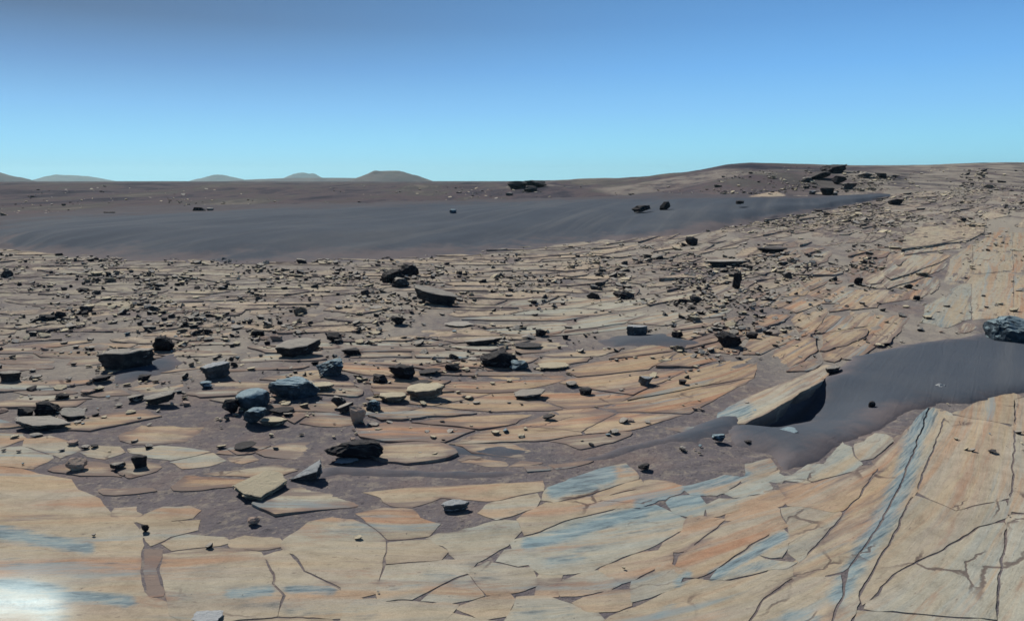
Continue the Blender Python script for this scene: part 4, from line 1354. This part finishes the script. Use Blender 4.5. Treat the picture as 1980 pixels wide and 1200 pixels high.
pxsize = np.clip(pxsize, 2.2, 23)
size = pxsize * sd / F
order = np.argsort(-pxsize)
LIB = [rock_shape(1, 300 + k, 6, .35, .75, .16) for k in range(14)]
LIB2 = [rock_shape(2, 330 + k, 12, .4, .8, .10) for k in range(10)]
PL = [plate_shape(360 + k, under=.3, sides=6) for k in range(6)]
S_COL = ['dark', 'grey', 'pale', 'pink', 'blue']
lib_me = {}
for c_ in S_COL:
    for k, (v, f) in enumerate(LIB2):
        if k % 2:
            v, f = plate_shape(380 + k, under=.3, sides=6, rough=1.5)
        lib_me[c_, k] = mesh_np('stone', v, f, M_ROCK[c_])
colw = RNG.choice(5, len(spx), p=[.11, .30, .41, .14, .04])
colw = np.where(rubble & (RNG.uniform(0, 1, len(spx)) < .75), 1, colw)
colw = np.where((spy < 640) & (colw > 2), 1, colw)
scal = np.stack([RNG.uniform(.8, 1.3, len(spx)), RNG.uniform(.7, 1.2, len(spx)), RNG.uniform(.18, .46, len(spx))], -1) * size[:, None]
turn = RNG.uniform(0, 6.28, len(spx))
lean = RNG.normal(0, .18, (len(spx), 2)) + np.where(rubble, 1, 0)[:, None] * RNG.normal(0, .30, (len(spx), 2))
scal[rubble, 2] *= 1.5
zz = base_z(P[:, 0], P[:, 1]) + (.010 + relief(P[:, 0], P[:, 1])) * (1 - sstep(30, 60, np.hypot(P[:, 0], P[:, 1]))) - .28 * scal[:, 2]

N_SINGLE = 170
singles = order[:N_SINGLE]
hero = np.array([(q[0], q[1]) for q in ROCKS])
bucket = {}
for i in singles:
    dxy = np.array([spx[i], spy[i]]) - hero
    j = int(np.argmin(dxy[:, 0] ** 2 + (1.6 * dxy[:, 1]) ** 2))
    ddx, ddy = dxy[j]
    if abs(ddx) > 1.6 * abs(ddy):
        rel = 'left of' if ddx < 0 else 'right of'
    else:
        rel = 'behind' if ddy < 0 else 'in front of'
    bucket.setdefault((j, rel), []).append((math.hypot(ddx, ddy), i))
ORD = ['nearest', 'second nearest', 'third nearest', 'fourth nearest', 'fifth nearest', 'sixth nearest', 'seventh nearest', 'eighth nearest', 'ninth nearest', 'tenth nearest']
CW = {'dark': 'dark', 'grey': 'grey', 'pale': 'pale', 'pink': 'pinkish', 'blue': 'bluish'}
for (j, rel), lst in bucket.items():
    lst.sort()
    per = {}
    for q, (dd_, i) in enumerate(lst):
        c_ = S_COL[colw[i]]
        n_ = per.get(c_, 0)
        per[c_] = n_ + 1
        o = link('stone', lib_me[c_, int(i) % len(LIB2)], None, None, f'small {CW[c_]} stone {rel} {ROCKS[j][3]}' if len([1 for z_ in lst if colw[z_[1]] == colw[i]]) == 1 else
                 f'{ORD[min(n_, 9)]} small {CW[c_]} stone {rel} {ROCKS[j][3]}', 'stone', 'small stones scattered between the rocks')
        o.location = (P[i, 0], P[i, 1], zz[i])
        o.scale = tuple(scal[i])
        o.rotation_euler = (lean[i, 0], lean[i, 1], turn[i])
rest = order[N_SINGLE:]
for ci, c_ in enumerate(S_COL):
    sel = rest[colw[rest] == ci]
    V, Fc, off = [], [], 0
    for i in sel:
        v, f = (PL[i % 6] if (i % 5 < 4 and pxsize[i] > 3.5) else LIB[i % 14])
        v = rot(v * scal[i], lean[i, 0], lean[i, 1], turn[i]) + np.array([P[i, 0], P[i, 1], zz[i]])
        V.append(v)
        Fc.append(f + off)
        off += len(v)
    if V:
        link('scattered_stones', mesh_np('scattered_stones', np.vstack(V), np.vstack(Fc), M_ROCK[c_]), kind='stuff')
print('stones', len(spx))


# ------------------------------------------------------------------ far hills
def hill_material():
    m = Mat('hill_rock', 1.0, .0)
    p = m.pos()
    n = m.noise(m.scaled(p, (.02, .02, .05)), 1, 6, .65)
    m.color(m.ramp(n, [(.3, (.085, .085, .09)), (.5, (.15, .125, .125)), (.7, (.21, .175, .155))]))
    return m.m


M_HILL = hill_material()


def hill(px, dist, w_px, h_px, flat=.25, seed=1, skew=0.0):
    b = math.atan((px - 990) / FHOR)
    cx, cy = math.sin(b) * dist, math.cos(b) * dist
    W, H = w_px * dist / FHOR * math.cos(b), (h_px + 4) * dist / FHOR
    n = 60
    u, v = np.meshgrid(np.linspace(-1, 1, n), np.linspace(-1, 1, n))
    rr_ = np.sqrt((u - skew * (1 - abs(u))) ** 2 + v ** 2)
    hgt = np.clip(1 - np.clip((rr_ - flat) / (1 - flat), 0, 1) ** 1.15, 0, 1)
    hgt = hgt * (1 + .6 * fbm(u * 2.2 + seed, v * 2.2, seed, 5)) + .07 * fbm(u * 6, v * 6 + seed, seed + 3, 3) * (hgt > 0)
    hgt = np.clip(hgt, 0, None) / hgt.max()
    X = cx + u * W / 2 * math.cos(b) + v * W * .5 * math.sin(b)
    Y = cy - u * W / 2 * math.sin(b) + v * W * .5 * math.cos(b)
    V = np.stack([X, Y, 1.0 - H * .15 + H * 1.15 * hgt], -1).reshape(-1, 3)
    ii = (np.arange(n - 1)[:, None] * n + np.arange(n - 1)).ravel()
    link('hill', mesh_np('hill', V, np.stack([ii, ii + 1, ii + n + 1, ii + n], -1), M_HILL, None, True), kind='structure')


hill(757, 1000, 190, 17, .30, 3, -.05)
hill(640, 1500, 420, 3, .5, 19)
hill(588, 2900, 110, 12, .05, 5)
hill(425, 2700, 120, 8, .2, 7)
hill(140, 3100, 170, 7, .3, 9)
hill(-30, 1300, 190, 17, .1, 11)

# ------------------------------------------------------------------ air
hz = bpy.data.materials.new('air')
hz.use_nodes = True
hz.node_tree.nodes.clear()
ho = hz.node_tree.nodes.new('ShaderNodeOutputMaterial')
hv = hz.node_tree.nodes.new('ShaderNodeVolumePrincipled')
hv.inputs['Color'].default_value = (.62, .93, 1.0, 1)
hv.inputs['Anisotropy'].default_value = .3
hv.inputs['Density'].default_value = .00020
hz.node_tree.links.new(hv.outputs[0], ho.inputs['Volume'])
x0, x1, y0, y1, z0, z1 = -4300, 4300, -60, 4300, -3, 75
bv = np.array([(x, y, z) for z in (z0, z1) for y in (y0, y1) for x in (x0, x1)], float)
bf = [(0, 2, 3, 1), (4, 5, 7, 6), (0, 1, 5, 4), (2, 6, 7, 3), (0, 4, 6, 2), (1, 3, 7, 5)]
link('haze', mesh_np('haze', bv, bf, hz), kind='stuff')
